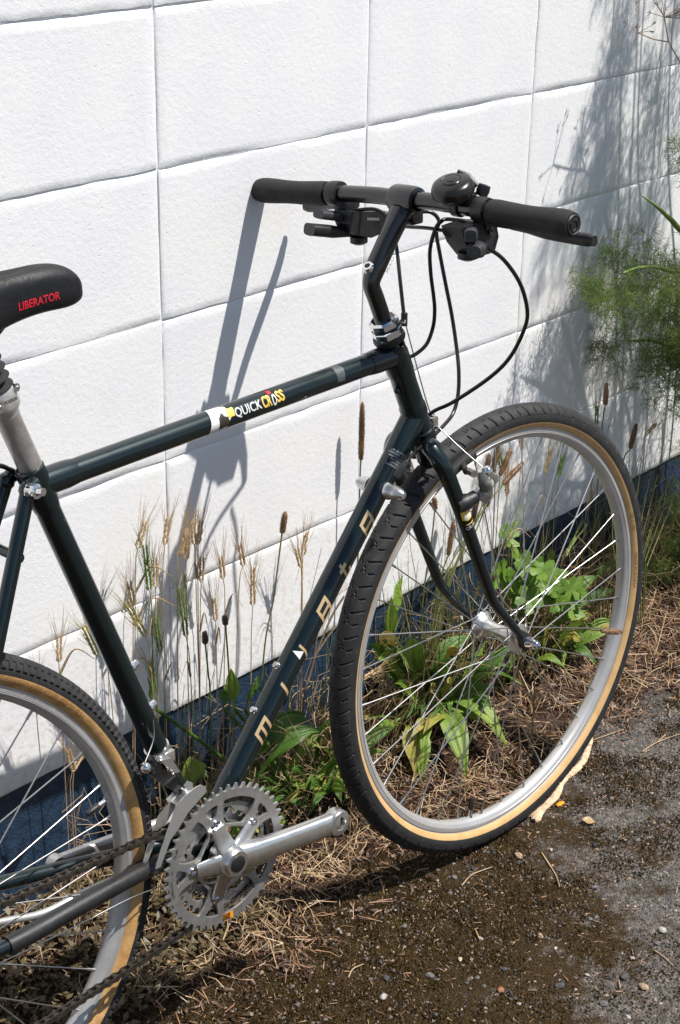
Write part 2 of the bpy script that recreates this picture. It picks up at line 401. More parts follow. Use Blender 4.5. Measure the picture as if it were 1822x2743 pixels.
# ---------------------------------------------------------------- wall
def block_mesh(seed, W=.4064, H=.2032):
    rr = random.Random(seed)
    xs = [(.0012, .022), (.0012, .0020), (.0032, .0006), (.006, 0)] + [(.02 + .3664 * i / 17, 0) for i in range(18)] + [(W - .005, 0), (W - .0028, .0006), (W - .0012, .0020), (W - .0012, .022)]
    zs = [(.0008, .022), (.0008, .0012), (.0022, .0)] + [(.012 + .176 * i / 6, 0) for i in range(7)] + [(H - .0046, 0.0), (H - .0034, .0007), (H - .0022, .0020), (H - .0012, .0028), (H - .0012, .022)]
    nx, nz = len(xs), len(zs); vs = []; ph = rr.random() * 50
    for k, (z, dz) in enumerate(zs):
        for i, (x, dx) in enumerate(xs):
            jd = .55 + .75 * max(-.5, min(.8, mnoise.noise((x * 17 + ph, z * 17, 4.4)) * 1.6)); y = max(dx if dx > .02 else dx * jd, dz if dz > .02 else dz * jd)
            n1 = mnoise.noise((x * 38 + ph, z * 9, seed * 3.1)); n2 = mnoise.noise((x * 140 + ph, z * 60, seed * 1.7)); n3 = mnoise.noise((x * 6 + ph, z * 6, seed * 2.3))
            zz = z + (0.0013 * n1 + .0009 * n2) * (1 if k < 3 or k > nz - 6 else .3) + (.0016 * n3 if k > nz - 6 else .0005 * n3)
            xx = x + (.0008 * mnoise.noise((z * 60, ph, 3)) + .0006 * mnoise.noise((z * 200, ph, 9))) * (1 if i < 4 or i > nx - 5 else .3)
            vs.append((xx, y + .0005 * n3 + .0003 * n2, zz))
    fs = [(k * nx + i, k * nx + i + 1, (k + 1) * nx + i + 1, (k + 1) * nx + i) for k in range(nz - 1) for i in range(nx - 1)]
    b = MB(); b.add(vs, fs); return b.mesh('concrete_block', M['white'], 60, False)
def make_wall():
    w = empty('block_wall', (0.6, 0, 0)); tag(w, 'white painted concrete block wall above a navy painted footing', 'wall')
    metas = [block_mesh(s) for s in range(7)]
    for r in range(10):
        for c in range(-6, 9):
            o = link('concrete_block', metas[(r * 5 + c * 3 + (r * c) % 4) % 7], w)
            o.location = (c * .4064 - .6, rng.uniform(-.0004, .0004), ZH + r * .2032)
    b = MB(); xa, xb, zt = -6 * .4064 - .6, 9 * .4064 - .6, ZH + 10 * .2032
    nx, nz = 220, 120; g = []
    for k in range(nz + 1):
        for i in range(nx + 1):
            x = xa + (xb - xa) * i / nx; z = ZH + (zt - ZH) * k / nz
            g.append((x, .0024 + .0009 * mnoise.noise((x * 20, z * 20, 5)), z))
    b.add(g, [(k * (nx + 1) + i, k * (nx + 1) + i + 1, (k + 1) * (nx + 1) + i + 1, (k + 1) * (nx + 1) + i) for k in range(nz) for i in range(nx)])
    b.build('mortar', M['white'], w, 180, False)
    b = MB(); g = []; nx, nz = 260, 14
    for k in range(nz + 1):
        for i in range(nx + 1):
            x = xa + (xb - xa) * i / nx; z = -.25 + (ZH + .0005 + .25) * k / nz
            g.append((x, .0045 + .0022 * mnoise.noise((x * 7, z * 9, 2)) + .0010 * mnoise.noise((x * 40, z * 40, 8)), z))
    b.add(g, [(k * (nx + 1) + i, k * (nx + 1) + i + 1, (k + 1) * (nx + 1) + i + 1, (k + 1) * (nx + 1) + i) for k in range(nz) for i in range(nx)])
    b.add([(xa, .0045, ZH), (xb, .0045, ZH), (xb, .18, ZH), (xa, .18, ZH)], [(0, 1, 2, 3)])
    b.build('footing', M['navy'], w, 180, False)
    b = MB(); b.box(((xa + xb) / 2, .12, zt + .03), xb - xa, .26, .06, bev=.006); b.box(((xa + xb) / 2, .1, (zt + ZH) / 2), xb - xa, .14, zt - ZH - .01)
    b.build('coping', M['white'], w)
make_wall()
# ---------------------------------------------------------------- bicycle
EX = Vector((0.99871944, -0.05059138, 0)); EZ = Vector((0.00373604, 0.07375286, 0.99726955)); EY = EZ.cross(EX).normalized()
RT = .349                                             # tyre radius
def P(x, o, z): return Vector((x, -o, z + RT))         # forward, to the right, up from the hub line
REAR = (-1.0212, -.0239); BB = (-.5935, -.0854)
bike = empty('bicycle'); tag(bike, 'dark green city bicycle with tan sidewall tyres leaning on the white wall', 'bicycle')
hub_w = Vector((0.36936454, -0.32246974, 0.34804707))
bike.matrix_world = Matrix.Translation(hub_w - EZ * RT) @ Matrix((EX, EY, EZ)).transposed().to_4x4()

def line_at(a, b, z): t = (z - a[1]) / (b[1] - a[1]); return a[0] + (b[0] - a[0]) * t
# steering axis
SA, SB = (-.233, .528), (-.163, .352)
def steer(z, o=0.0): return P(line_at(SA, SB, z), o, z)
SD = (steer(1) - steer(0)).normalized()
def seat(z, o=0.0): return P(line_at((-.763, .408), BB, z), o, z)
STD = (seat(1) - seat(0)).normalized()

# --- frame
fr = MB()
bbp = P(BB[0], 0, BB[1])
fr.lathe(bbp + Vector((0, .036, 0)), (0, -1, 0), [(.0, 0), (.0205, 0), (.0205, .072), (.0, .072)], 28)
tt0, tt1 = seat(.458), steer(.478); dt0, dt1 = bbp, steer(.386)
frame = fr.build('frame', M['frame'], bike)
def lug(a, b, r0, r1, L):
    d = (b - a).normalized(); MB().sweep([a, a + d * L * .75, a + d * L], [r0, r0, r1], 20, True).build('lug', M['frame'], frame)
lug(tt0, tt1, .0162, .0149, .050); lug(tt1, tt0, .0162, .0149, .052); lug(dt1, dt0, .0178, .0164, .062); lug(dt0, dt1, .0178, .0164, .055)
lug(bbp, seat(.4), .0166, .0149, .05); lug(seat(.476), bbp, .0172, .0149, .052)
MB().sweep([tt0, tt1], .0143, 28).build('top_tube', M['frame'], frame)
MB().sweep([dt0, dt1], .0159, 28).build('down_tube', M['frame'], frame)
b = MB(); b.sweep([bbp, seat(.478)], .0143, 28); b.lathe(seat(.462), STD, [(.0143, 0), (.0172, .002), (.0172, .018), (.0150, .0195), (.0143, .0195)], 24); b.build('seat_tube', M['frame'], frame)
b = MB(); b.lathe(steer(.352), SD, [(.0178, 0), (.0190, .001), (.0190, .012), (.0174, .014), (.0174, .036), (.0186, .040), (.0186, .052), (.0172, .056), (.0172, .105), (.0188, .110), (.0188, .140), (.0176, .144), (.0178, .150), (.0165, .151)], 32)
b.build('head_tube', M['frame'], frame)
def stays(s):
    ra = P(REAR[0], .064 * s, REAR[1])
    c = catmull([P(-.61, .018 * s, -.082), P(-.70, .036 * s, -.056 if s > 0 else -.072), P(-.80, .048 * s, -.047 if s > 0 else -.053), P(-.92, .056 * s, -.043 if s > 0 else -.03), ra], 5)
    o = MB().sweep(c, [(.0115 - .0035 * i / (len(c) - 1),) * 2 for i in range(len(c))], 16).build('chain_stay', M['frame'], frame)
    if s > 0:
        MB().sweep(c[4:16], [.0112] * len(c[4:16]), 16).build('chain_stay_wrap', M['black_plastic'], frame)
    top = P(-.805, .021 * s, .464)
    q = [top + Vector((.012, 0, .006)), top + Vector((.004, 0, .003))] + [top.lerp(ra, k / 6) for k in range(7)]
    b = MB(); b.sweep(q, [.0085] * len(q), 14); b.ball(top, .0105, 12); b.build('seat_stay', M['frame'], frame)
    b = MB(); b.sweep([P(-.877, .030 * s, .300), P(-.877, .046 * s, .300)], .006, 10); b.build('rack_boss', M['black_paint'], frame)
stays(1); stays(-1)
b = MB(); b.sweep([P(-.83, -.03, .395), P(-.83, .03, .395)], .006, 10); b.sweep([P(-.70, -.03, -.065), P(-.70, .03, -.06)], .007, 10); b.build('stay_bridge', M['frame'], frame)
b = MB(); pb = P(-.805, .024, .464); b.lathe(pb, (.25, -1, .1), [(.0, .020), (.0045, .020), (.0052, .012), (.0085, .011), (.0085, .004), (.0095, .002), (.0095, 0)], 10); b.build('seat_bolt', M['chrome'], frame)
b = MB(); b.sweep(catmull([P(-.79, -.02, .47), P(-.83, .0, .492), P(-.862, .012, .46), P(-.862, .014, .43)], 6), .0028, 8); b.build('rear_brake_cable', M['cable'], frame)
b = MB(); b.lathe(P(-.862, .014, .43), (0, 0, -1), [(0, 0), (.0045, 0), (.0055, .006), (.0055, .016), (0, .016)], 10); b.build('cable_yoke', M['chrome'], frame)
for (x, z) in ((-.6726, .1917), (-.6513, .1293)):
    b = MB(); d = Vector((STD.z, 0, -STD.x)); b.lathe(seat(z) + d * .013, d, [(.0062, 0), (.0062, .003), (.0045, .004), (.0045, .010), (.002, .010), (.002, .006), (0, .006)], 12); b.build('bottle_boss', M['chrome'], frame)
DTD = (dt1 - dt0).normalized(); DTN = Vector((-DTD.z, 0, DTD.x))
for t in ((-.4537, .1186), (-.4954, .0688)):
    q = P(t[0], 0, t[1]); q = dt0 + DTD * (q - dt0).dot(DTD); n_ = (DTN * .98 + Vector((0, .25, 0))).normalized()
    b = MB(); b.lathe(q + n_ * .0145, n_, [(.0052, 0), (.0052, .002), (.0040, .003), (.0040, .006), (.002, .006), (.002, .0035), (0, .0035)], 12); b.build('bottle_boss', M['chrome'], frame)
for s in (1, -1):
    q = P(-.262, 0, .312); q = dt0 + DTD * (q - dt0).dot(DTD); n_ = Vector((.12, -s, -.05)).normalized()
    b = MB(); b.lathe(q + n_ * .012, n_, [(.0115, 0), (.0115, .008), (.0105, .010), (.0098, .018), (.0080, .026), (.0050, .031), (0, .032)], 20, 0)
    b.mi = 1; b.lathe(q + n_ * .009, n_, [(.0125, 0), (.0125, .005), (.0115, .006)], 20)
    b.build('cable_stop', [M['polish'], M['black_plastic']], frame)
b = MB(); q = P(-.205, .0, .395); b.ball(steer(.430) + Vector((-.021, -.004, 0)), .0045, 10); b.build('pump_peg', M['frame'], frame)

# lettering on the tubes: u runs along the tube, v round it
def tube_map(a, b_, r, ang):
    a = Vector(a); d = (Vector(b_) - a).normalized(); e0 = Vector((0, -1, 0)); e0 = (e0 - d * e0.dot(d)).normalized(); e1 = d.cross(e0)
    if e1.z < 0: e1 = -e1
    def mk(u0, v0=0.0, rot=0.0):
        cr, sr = math.cos(rot), math.sin(rot)
        def fn(x, y):
            u = u0 + x * cr - y * sr; v = v0 + x * sr + y * cr; t = ang + v / r
            return a + d * u + (e0 * math.cos(t) + e1 * math.sin(t)) * (r + .0004)
        return fn
    return mk, (lambda p: (Vector(p) - a).dot(d))
mk, along = tube_map(tt0, tt1, .0143, R_(18))
decal('sticker', polys_bm([[(-.02, -.017), (.006, -.017), (.010, -.004), (.016, .002), (.012, .017), (.004, .020), (-.012, .022)]]), mk(along(P(-.5265, .01, .468))), M['white_print'], frame)
mk2, _ = tube_map(tt0, tt1, .0146, R_(18))
decal('sticker', polys_bm([[(-.008, -.012), (.008, -.009), (.007, .001), (.002, .003), (-.001, .009), (-.007, .003)]]), mk2(along(P(-.521, .01, .464)), -.003), M['brown_print'], frame)
decal('sticker', polys_bm([[(-.006, -.005), (.005, -.005), (.006, .006), (-.005, .006)]]), mk2(along(P(-.509, .01, .471)), .004), M['yellow_print'], frame)
decal('lettering', flat_text('QUICK', .02, .012), mk(along(P(-.4815, .01, .471)), .0), M['white_print'], frame, fit=(.0425, .0135))
decal('lettering', flat_text('CR', .02, .03), mk(along(P(-.4512, .01, .471)), .0015), M['yellow_print'], frame, fit=(.0150, .0150))
decal('lettering', flat_text('O', .02, .03), mk(along(P(-.4392, .01, .471)), .0), M['white_print'], frame, fit=(.0068, .0150))
decal('lettering', flat_text('SS', .02, .03), mk(along(P(-.4290, .01, .471)), .0025), M['yellow_print'], frame, fit=(.0125, .0150))
decal('lettering', polys_bm([[(-.003, -.003), (.003, -.003), (.003, .003), (-.003, .003)]]), mk(along(P(-.4425, .01, .471)), .0118), M['red_print'], frame)
decal('scuff', polys_bm([[(-.007, -.012), (.006, -.014), (.009, .004), (.004, .012), (-.006, .010)]]), mk(along(P(-.325, .01, .478)), .004), simple('scuffed_clear_coat', (.07, .085, .09), .5, .3, .5, 300), frame)
# maker's letters up the down tube, drawn as strokes
mkd, alongd = tube_map(dt0, dt1, .0159, R_(5))
def bar(x0, y0, x1, y1): return [(x0, y0), (x1, y0), (x1, y1), (x0, y1)]
w_ = .0037
LET = {
 'm': [bar(-.012, .006, .012, .006 + w_), bar(-.012, -.009, -.012 + w_, .006), bar(-w_ / 2, -.009, w_ / 2, .006), bar(.012 - w_, -.009, .012, .006)],
 'i': [bar(-w_ / 2, -.010, w_ / 2, .009)],
 'y': [[(-.001, .010), (.002, .010), (.0035, .000), (.002, -.012), (-.001, -.012), (.0007, .0)]],
 'a': [bar(-.010, .0065, .0105, .0065 + w_), bar(.0105 - w_, -.0075, .0105, .0065), bar(-.0105, -.010, .0080, -.010 + w_), bar(-.0105, -.0074, -.0105 + w_, .0065), bar(-.0105 + w_, -.0018, .0105 - w_, -.0018 + w_)],
 't': [bar(-.006, -.010, -.006 + w_, .010), bar(-.006 + w_, -.010, .007, -.010 + w_), bar(-.010, .003, -.006, .003 + w_), bar(-.006 + w_, .003, .003, .003 + w_), bar(.007 - w_, -.010 + w_, .007, -.002)]}
for ch, q in zip('miyata', [(-.4977, .0467), (-.4601, .0941), (-.4278, .1369), (-.3833, .1799), (-.3435, .2268), (-.3019, .2773)]):
    decal('lettering', polys_bm([[(1.18 * (x + .40 * y), 1.14 * y) for x, y in pl] for pl in LET[ch]]), mkd(alongd(P(q[0], .016, q[1]))), M['gold'], frame, center=(0, 0))
decal('lettering', polys_bm([[(-.007, -.006), (.005, -.006), (-.001, .008)]]), mkd(alongd(P(-.4278, .016, .1369)) - .004, .008), M['white_print'], frame, center=(0, 0))
# caution label
u_ = alongd(P(-.251, .016, .3655)); mkc, _ = tube_map(dt0, dt1, .0162, R_(30))
decal('label', polys_bm([bar(-.003, -.011, .003, .010)]), mkc(alongd(P(-.243, .016, .374))), M['white_print'], frame, center=(0, 0))
mkc2, _ = tube_map(dt0, dt1, .0164, R_(30))
decal('lettering', flat_text('CAUTION', .0056), mkc2(alongd(P(-.243, .016, .374)), 0, -R_(90)), M['dark_print'], frame)
for k, s_ in enumerate(['BEFORE RIDING', 'MAKE SURE QUICK', 'RELEASE LEVERS', 'ARE FULLY', 'LOCKED', 'INSTRUCTION']):
    decal('lettering', flat_text(s_, .0036), mkc(alongd(P(-.243, .016, .374)) - .006 - .0041 * k, .0, -R_(90)), M['grey_print'], frame, seg=.004)
b = MB(); 
mkh, alongh = tube_map(steer(.352), steer(.528), .0173, R_(55))
decal('badge', polys_bm([[(-.009, -.003), (.006, -.004), (.009, .001), (.002, .005), (-.007, .004)]]), mkh(alongh(steer(.446)), 0), M['red_print'], frame, center=(0, 0))

# --- headset, stem, bar
b = MB(); b.lathe(steer(.499), SD, [(.0178, 0), (.021, .001), (.022, .004), (.021, .009), (.019, .010)], 28, 1)
b.lathe(steer(.508), SD, [(.0195, 0), (.0205, .001), (.0205, .009), (.0195, .010)], 8, 0); b.lathe(steer(.518), SD, [(.0165, 0), (.018, .0), (.018, .003), (.0165, .003)], 24, 1)
b.lathe(steer(.521), SD, [(.018, 0), (.0200, .001), (.0200, .008), (.0165, .0105), (.0118, .0105)], 8, 0)
b.sweep([steer(.517) + Vector((.012, 0, 0)), steer(.517) + Vector((.030, 0, .001)), P(-.194, 0, .522)], [(.0022, .008), (.0022, .006), (.003, .004)], 8, mi=1)
b.sweep([P(-.1945, 0, .513), P(-.1935, 0, .530)], .0045, 10, mi=1)
b.build('headset', [M['chrome'], M['black_plastic']], bike, 30)
bend = P(-.2495, 0, .594); clamp = P(-.186, 0, .677)
b = MB(); q = [steer(.515), steer(.56), steer(.579), bend + Vector((.001, 0, -.001)), bend + (clamp - bend) * .12, bend + (clamp - bend) * .3, bend + (clamp - bend) * .62, clamp - (clamp - bend).normalized() * .016]
q = catmull(q, 4); L_ = len(q)
rd = []
for i in range(L_):
    t = i / (L_ - 1); r0 = .0112 + .0022 * max(0, min(1, (t - .3) / .2)); rd.append((r0, r0 + (.004 * max(0, (t - .8) / .2))))
b.sweep(q, rd, 20, up=(1, 0, 0))
b.lathe(clamp + Vector((0, .0215, 0)), (0, -1, 0), [(.0128, 0), (.0172, .0015), (.0186, .006), (.0188, .0215), (.0186, .037), (.0172, .0415), (.0128, .043)], 28)
b.box(P(-.176, 0, .655), .022, .022, .022, bev=.004)
b.build('stem', M['black_paint'], bike, 50)
b = MB(); bo = bend + Vector((-.0085, 0, .0085)); bd = Vector((-.62, -.15, .78)).normalized(); b.lathe(bo, bd, [(.0076, -.004), (.0076, .0022), (.0066, .0035), (.0038, .0035), (.0036, -.001), (0, -.001)], 16); b.build('stem_bolt', M['chrome'], bike)
decal('lettering', flat_text('SCCO', .0085), (lambda x, y: P(-.2335, 0, .6035) + Vector((0, -.0140, 0)) + Vector((.62, 0, .78)) * x + Vector((-.78, 0, .62)) * y), M['grey_print'], bike, seg=.01)
bl, br = P(-.203, -.265, .6635), P(-.183, .265, .676)
barp = [bl, bl + (br - bl) * .18 + Vector((.006, 0, .002)), P(-.187, -.12, .672), P(-.186, -.05, .6765), clamp, P(-.184, .05, .679), P(-.182, .12, .6775), br + (bl - br) * .18 + Vector((.004, 0, .002)), br]
barc = catmull(barp, 6)
hb = MB().sweep(barc, .0111, 20)
handlebar = hb.build('handlebar', M['black_paint'], bike)
def seg_path(s0, s1, n):
    ls = [0]
    for i in range(1, len(barc)): ls.append(ls[-1] + (barc[i] - barc[i - 1]).length)
    T = ls[-1]; out = []
    for k in range(n + 1):
        s = (s0 + (s1 - s0) * k / n) * T; i = max(j for j in range(len(ls)) if ls[j] <= s + 1e-9); i = min(i, len(ls) - 2)
        t = (s - ls[i]) / (ls[i + 1] - ls[i]); out.append(barc[i].lerp(barc[i + 1], t))
    return out
for s in (0, 1):
    a0, a1 = (.0, .235) if s == 0 else (1.0, .765)
    pth = seg_path(a0, a1, 14)
    rr = [.0145, .0168, .0172, .0170, .0166, .0161, .0157, .0155, .0155, .0157, .0160, .0163, .0165, .0166, .0158]
    g = MB().sweep(pth, [(x, x) for x in rr], 24).build('grip', M['grip'], handlebar)
    b = MB(); d = (pth[0] - pth[1]).normalized(); b.lathe(pth[0] - d * .001, d, [(.0125, 0), (.0125, .0018), (.0112, .0030), (.0102, .0022), (.0, .0022)], 24)
    u = d.orthogonal().normalized(); w = d.cross(u)
    for k in range(7):
        a = k * .9; c0 = pth[0] + d * .0016 + (u * math.cos(a) + w * math.sin(a)) * .0062
        b.sweep([c0 + (u * math.cos(a + 2) + w * math.sin(a + 2)) * .0035, c0 + w * .0006, c0 + (u * math.cos(a - 1.2) + w * math.sin(a - 1.2)) * .0032], .0009, 6)
    b.build('end_plug', M['black_plastic'], handlebar)
    b = MB(); sg = 1 if s else -1
    pc = seg_path(.755 if s else .245, .72 if s else .28, 3); b.sweep(pc, [.0160, .0166, .0166, .0158], 24)
    b.box(pc[2] + Vector((.012, 0, -.016)), .026, .018, .020, bev=.004)
    b.build('brake_clamp', M['black_plastic'], handlebar)
    lv = [pc[2] + Vector((.030, .004 * sg, -.018)), P(-.147, sg * .165, .656), P(-.1495, sg * .200, .653), P(-.1495, sg * .245, .652), P(-.1497, sg * .272, .6522)] if s else \
         [pc[2] + Vector((.030, .004 * sg, -.018)), P(-.150, sg * .165, .648), P(-.140, sg * .200, .641), P(-.134, sg * .228, .634), P(-.133, sg * .246, .632)]
    lc = catmull(lv, 5)
    MB().sweep(lc, [(.0082, .0065) if 2 < i < len(lc) - 2 else (.0066, .0056) for i in range(len(lc))], 12, power=2.4).build('brake_lever', M['black_plastic'], handlebar)
# shifters
def shifter(s):
    g = empty('shifter', (0, 0, 0), bike)
    b = MB()
    if s < 0:
        poly = [(-.188, .650), (-.128, .641), (-.124, .630), (-.131, .612), (-.152, .609), (-.184, .619), (-.192, .634)]; o0, o1 = -.098, -.126
        b.prism([(p[0], p[1]) for p in poly], lambda p: P(p[0], o0, p[1]), lambda p: P(p[0], o1, p[1]))
        b.lathe(P(-.162, -.112, .607), (0, 0, -1), [(.012, -.004), (.012, .004), (.006, .007), (0, .007)], 16)
        b.sweep([P(-.128, -.112, .635), P(-.110, -.100, .630), P(-.098, -.085, .628)], [.008, .006, .0045], 12)
        b.build('shifter_body', M['black_plastic'], g, 30)
        bb_ = MB(); bb_.sweep([P(-.178, -.118, .636), P(-.195, -.122, .643), P(-.222, -.126, .6495)], [(.0055, .008), (.0065, .011), (.0062, .012)], 14, power=3.2, up=(0, 0, 1)); bb_.build('thumb_lever', M['grey_plastic'], g)
        bb_ = MB(); bb_.sweep([P(-.170, -.116, .617), P(-.205, -.122, .624), P(-.238, -.128, .6315)], [(.005, .008), (.0085, .012), (.0082, .013)], 14, power=3.2, up=(0, 0, 1)); bb_.build('thumb_lever', M['black_plastic'], g)
        decal('lettering', flat_text('SHIMANO', .0052), (lambda x, y: P(-.148, -.0975, .634) + Vector((.985, 0, -.17)) * x + Vector((.17, 0, .985)) * y), M['grey_print'], g, seg=.01)
    else:
        poly = [(-.226, .662), (-.195, .664), (-.160, .660), (-.155, .640), (-.163, .622), (-.198, .621), (-.217, .641)]
        b.prism(poly, lambda p: P(p[0], .096, p[1]), lambda p: P(p[0], .128, p[1]))
        b.lathe(P(-.195, .112, .622), (0, 0, -1), [(.013, -.004), (.013, .004), (.006, .007), (0, .007)], 16)
        b.sweep([P(-.220, .104, .656), P(-.205, .090, .650), P(-.192, .074, .646)], [.009, .0065, .0045], 12)
        b.build('shifter_body', M['black_plastic'], g, 30)
        bb_ = MB(); bb_.sweep([P(-.212, .130, .655), P(-.220, .140, .656), P(-.2275, .146, .6565), P(-.232, .149, .6565)], [(.006, .004), (.0085, .0075), (.0085, .0085), (.007, .007)], 14, power=3.4, up=(0, 0, 1)); bb_.sweep([P(-.2185, .138, .6555), P(-.20, .118, .652)], .005, 8); bb_.build('thumb_lever', M['grey_plastic'], g)
        bb_ = MB(); bb_.sweep([P(-.198, .132, .638), P(-.208, .142, .6378), P(-.222, .149, .6372), P(-.230, .152, .637)], [(.0065, .006), (.0090, .010), (.0092, .011), (.0075, .009)], 14, power=3.4, up=(0, 0, 1)); bb_.sweep([P(-.205, .140, .6375), P(-.19, .118, .638)], .006, 8); bb_.build('thumb_lever', M['grey_plastic'], g)
        bb_ = MB(); bb_.lathe(P(-.172, .129, .650), (0, -1, 0), [(.0045, 0), (.0045, .0025), (.002, .0025), (.002, .001), (0, .001)], 12); bb_.build('screw', M['chain'], g)
        decal('lettering', flat_text('7 SPEED', .0062), (lambda x, y: P(-.212, .1293, .652) + Vector((.97, 0, -.22)) * x + Vector((.22, 0, .97)) * y), M['grey_print'], g, seg=.01)
shifter(-1); shifter(1)
# bell
bc = P(-.188, .085, .686); ba = Vector((-.36, -.10, .93)).normalized()
b = MB(); b.lathe(bc + ba * .010, ba, [(.0, .0), (.0255, .0), (.0270, .0015), (.0273, .005), (.0266, .0095), (.0245, .0138), (.0205, .0165), (.0140, .0180), (.0132, .0174), (.0120, .0174), (.0112, .0186), (.0095, .0192), (.0060, .0194), (.0052, .0204), (.0, .0206)], 40)
M['bell'] = simple('bell_enamel', (.010, .009, .008), .3, 0, .3, 60, rvar=.08)
bell = b.build('bell', M['bell'], bike, 40)
b = MB(); b.lathe(bc, ba, [(.0, -.002), (.012, -.002), (.022, .004), (.0245, .0085), (.024, .0095), (.0, .0095)], 28)
b.sweep([bc + ba * .002, P(-.170, .105, .690)], .0055, 10); b.lathe(P(-.164, .110, .697), (.3, -.2, .9), [(0, -.008), (.0075, -.007), (.0085, 0), (.0075, .007), (.0, .008)], 14)
b.sweep([P(-.166, .100, .700), P(-.170, .090, .712), P(-.176, .078, .717)], [(.006, .004), (.006, .004), (.005, .003)], 8)
pb_ = seg_path(.655, .675, 2); b.sweep(pb_, [.0140] * 3, 20); b.sweep([bc - ba * .002, pb_[1]], .007, 10)
b.build('bell_base', M['black_plastic'], bell)
# cables
def cable(pts, r=.0026, name='cable_housing', mat='cable', par=None):
    return MB().sweep(catmull([P(*q) for q in pts], 7), r, 10).build(name, M[mat], par or bike)
cable([(-.172, -.11, .648), (-.165, -.075, .652), (-.1686, -.045, .64), (-.1695, -.035, .6084), (-.1843, -.015, .5664), (-.1939, 0, .5221)])
cable([(-.1935, 0, .522), (-.1889, 0, .5058), (-.1613, 0, .4209), (-.1468, 0, .3815)], .0009, 'brake_wire', 'steel')
cable([(-.16, .10, .655), (-.1713, .06, .6564), (-.1803, .055, .6547), (-.1861, .05, .6453), (-.1912, .045, .6197), (-.1852, .04, .5871), (-.1747, .035, .5531), (-.1678, .03, .5319), (-.1657, .025, .5099), (-.1723, .02, .4879), (-.1844, .014, .4766), (-.1942, .008, .472), (-.2081, .004, .4726)])
cable([(-.110, -.062, .640), (-.090, -.048, .640), (-.081, -.040, .628), (-.086, -.040, .6115), (-.082, -.038, .5833), (-.073, -.036, .5395), (-.066, -.032, .4973), (-.065, -.025, .4556), (-.0767, -.01, .4225), (-.0842, -.005, .3907), (-.1004, 0, .3689), (-.13, .008, .3595), (-.1637, .015, .3514), (-.1912, .022, .3481), (-.2222, .03, .3422), (-.2458, .036, .3331)], .0027)
cable([(-.1956, .14, .6369), (-.1668, .145, .6161), (-.1342, .145, .5798), (-.1131, .14, .5409), (-.1058, .13, .5126), (-.1102, .11, .4718), (-.1239, .085, .4411), (-.1445, .04, .4041), (-.145, .0, .3804), (-.160, -.030, .345), (-.19, -.036, .315), (-.225, -.034, .298), (-.242, -.032, .300)], .0027)
cable([(-.098, -.085, .628), (-.1398, -.06, .6283), (-.1567, -.03, .6336), (-.1759, .03, .642), (-.1897, .075, .6457)])
b = MB(); b.lathe(P(-.247, .036, .331), (P(-.2385, .041, .345) - P(-.247, .036, .331)), [(0, -.006), (.0052, -.006), (.0055, .006), (.0045, .010), (.003, .018), (0, .018)], 12); b.build('barrel_adjuster', M['grey_plastic'], bike)

# --- fork
FR = [(-.1796, .030, .3472), (-.1779, .043, .3322), (-.1703, .050, .3122), (-.1452, .052, .2537), (-.1193, .052, .1929), (-.0893, .052, .1221), (-.0738, .052, .0883), (-.0368, .052, .0428), (-.0121, .052, .0125)]
b = MB(); b.lathe(steer(.318), SD, [(.0, -.006), (.015, -.006), (.0175, 0), (.0170, .024), (.0185, .032), (.0195, .034), (.0195, .037), (.016, .0375)], 26)
fork = b.build('fork', M['frame'], bike)
for s in (1, -1):
    pts = [steer(.335) + Vector((0, -s * .006, 0)), steer(.341) + Vector((-.006, -s * .018, 0))] + [P(q[0], s * q[1], q[2]) for q in FR]
    c = catmull(pts, 5); n_ = len(c)
    rad = [(.0142 - .0002 * i, .0118) if i < 15 else (.0125 - .0067 * (i - 15) / (n_ - 16), .0115 - .0058 * (i - 15) / (n_ - 16)) for i in range(n_)]
    MB().sweep(c, rad, 20, up=(1, 0, 0)).build('fork_blade', M['frame'], fork)
    b = MB(); a_ = P(-.0121, s * .052, .0125); b.sweep([a_ + Vector((-.006, 0, .006)), P(-.002, s * .052, .002), P(.004, s * .052, -.012)], [(.008, .0032), (.012, .0032), (.007, .0032)], 12, up=(1, 0, 0)); b.build('dropout', M['black_paint'], fork)
    # cantilever brake
    br_ = empty('brake_arm', (0, 0, 0), fork)
    bs = P(-.136, s * .060, .266)
    b = MB(); b.lathe(P(-.150, s * .056, .262), (P(-.118, s * .066, .272) - P(-.150, s * .056, .262)), [(0, -.004), (.0105, -.004), (.0118, .002), (.0118, .012), (.0095, .016), (.0095, .026), (.0, .027)], 18); b.build('pivot', M['black_plastic'], br_)
    b = MB(); b.sweep(catmull([P(-.120, s * .068, .264), P(-.115, s * .073, .278), P(-.121, s * .073, .293), P(-.119, s * .071, .304)], 5), [(.0105, .008)] * 5 + [(.0090, .007)] * 5 + [(.0070, .006)] * 6, 12, power=2.6)
    b.sweep([P(-.132, s * .066, .304), P(-.126, s * .050, .303)], .005, 10)
    b.build('arm', M['arm'], br_)
    b = MB(); b.ball(P(-.114, s * .074, .305), .0082, 12); b.lathe(P(-.114, s * .068, .303), (.2, -s, .1), [(.006, 0), (.006, .010), (0, .012)], 6); b.sweep([P(-.112, s * .074, .302), P(-.101, s * .077, .294), P(-.098, s * .077, .286)], [(.004, .003), (.005, .002), (.004, .002)], 8); b.build('wire_anchor', M['chrome'], br_)
    b = MB(); b.sweep([P(-.134, s * .026, .298), P(-.111, s * .026, .307), P(-.088, s * .026, .312)], [(.0075, .0065)] * 3, 12, power=3.0); b.sweep([P(-.130, s * .050, .303), P(-.115, s * .030, .305)], .0045, 10); b.build('brake_shoe', M['pad'], br_)
mkf, alf = tube_map(P(-.1703, .050, .3122), P(-.1193, .052, .1929), .0122, R_(8))
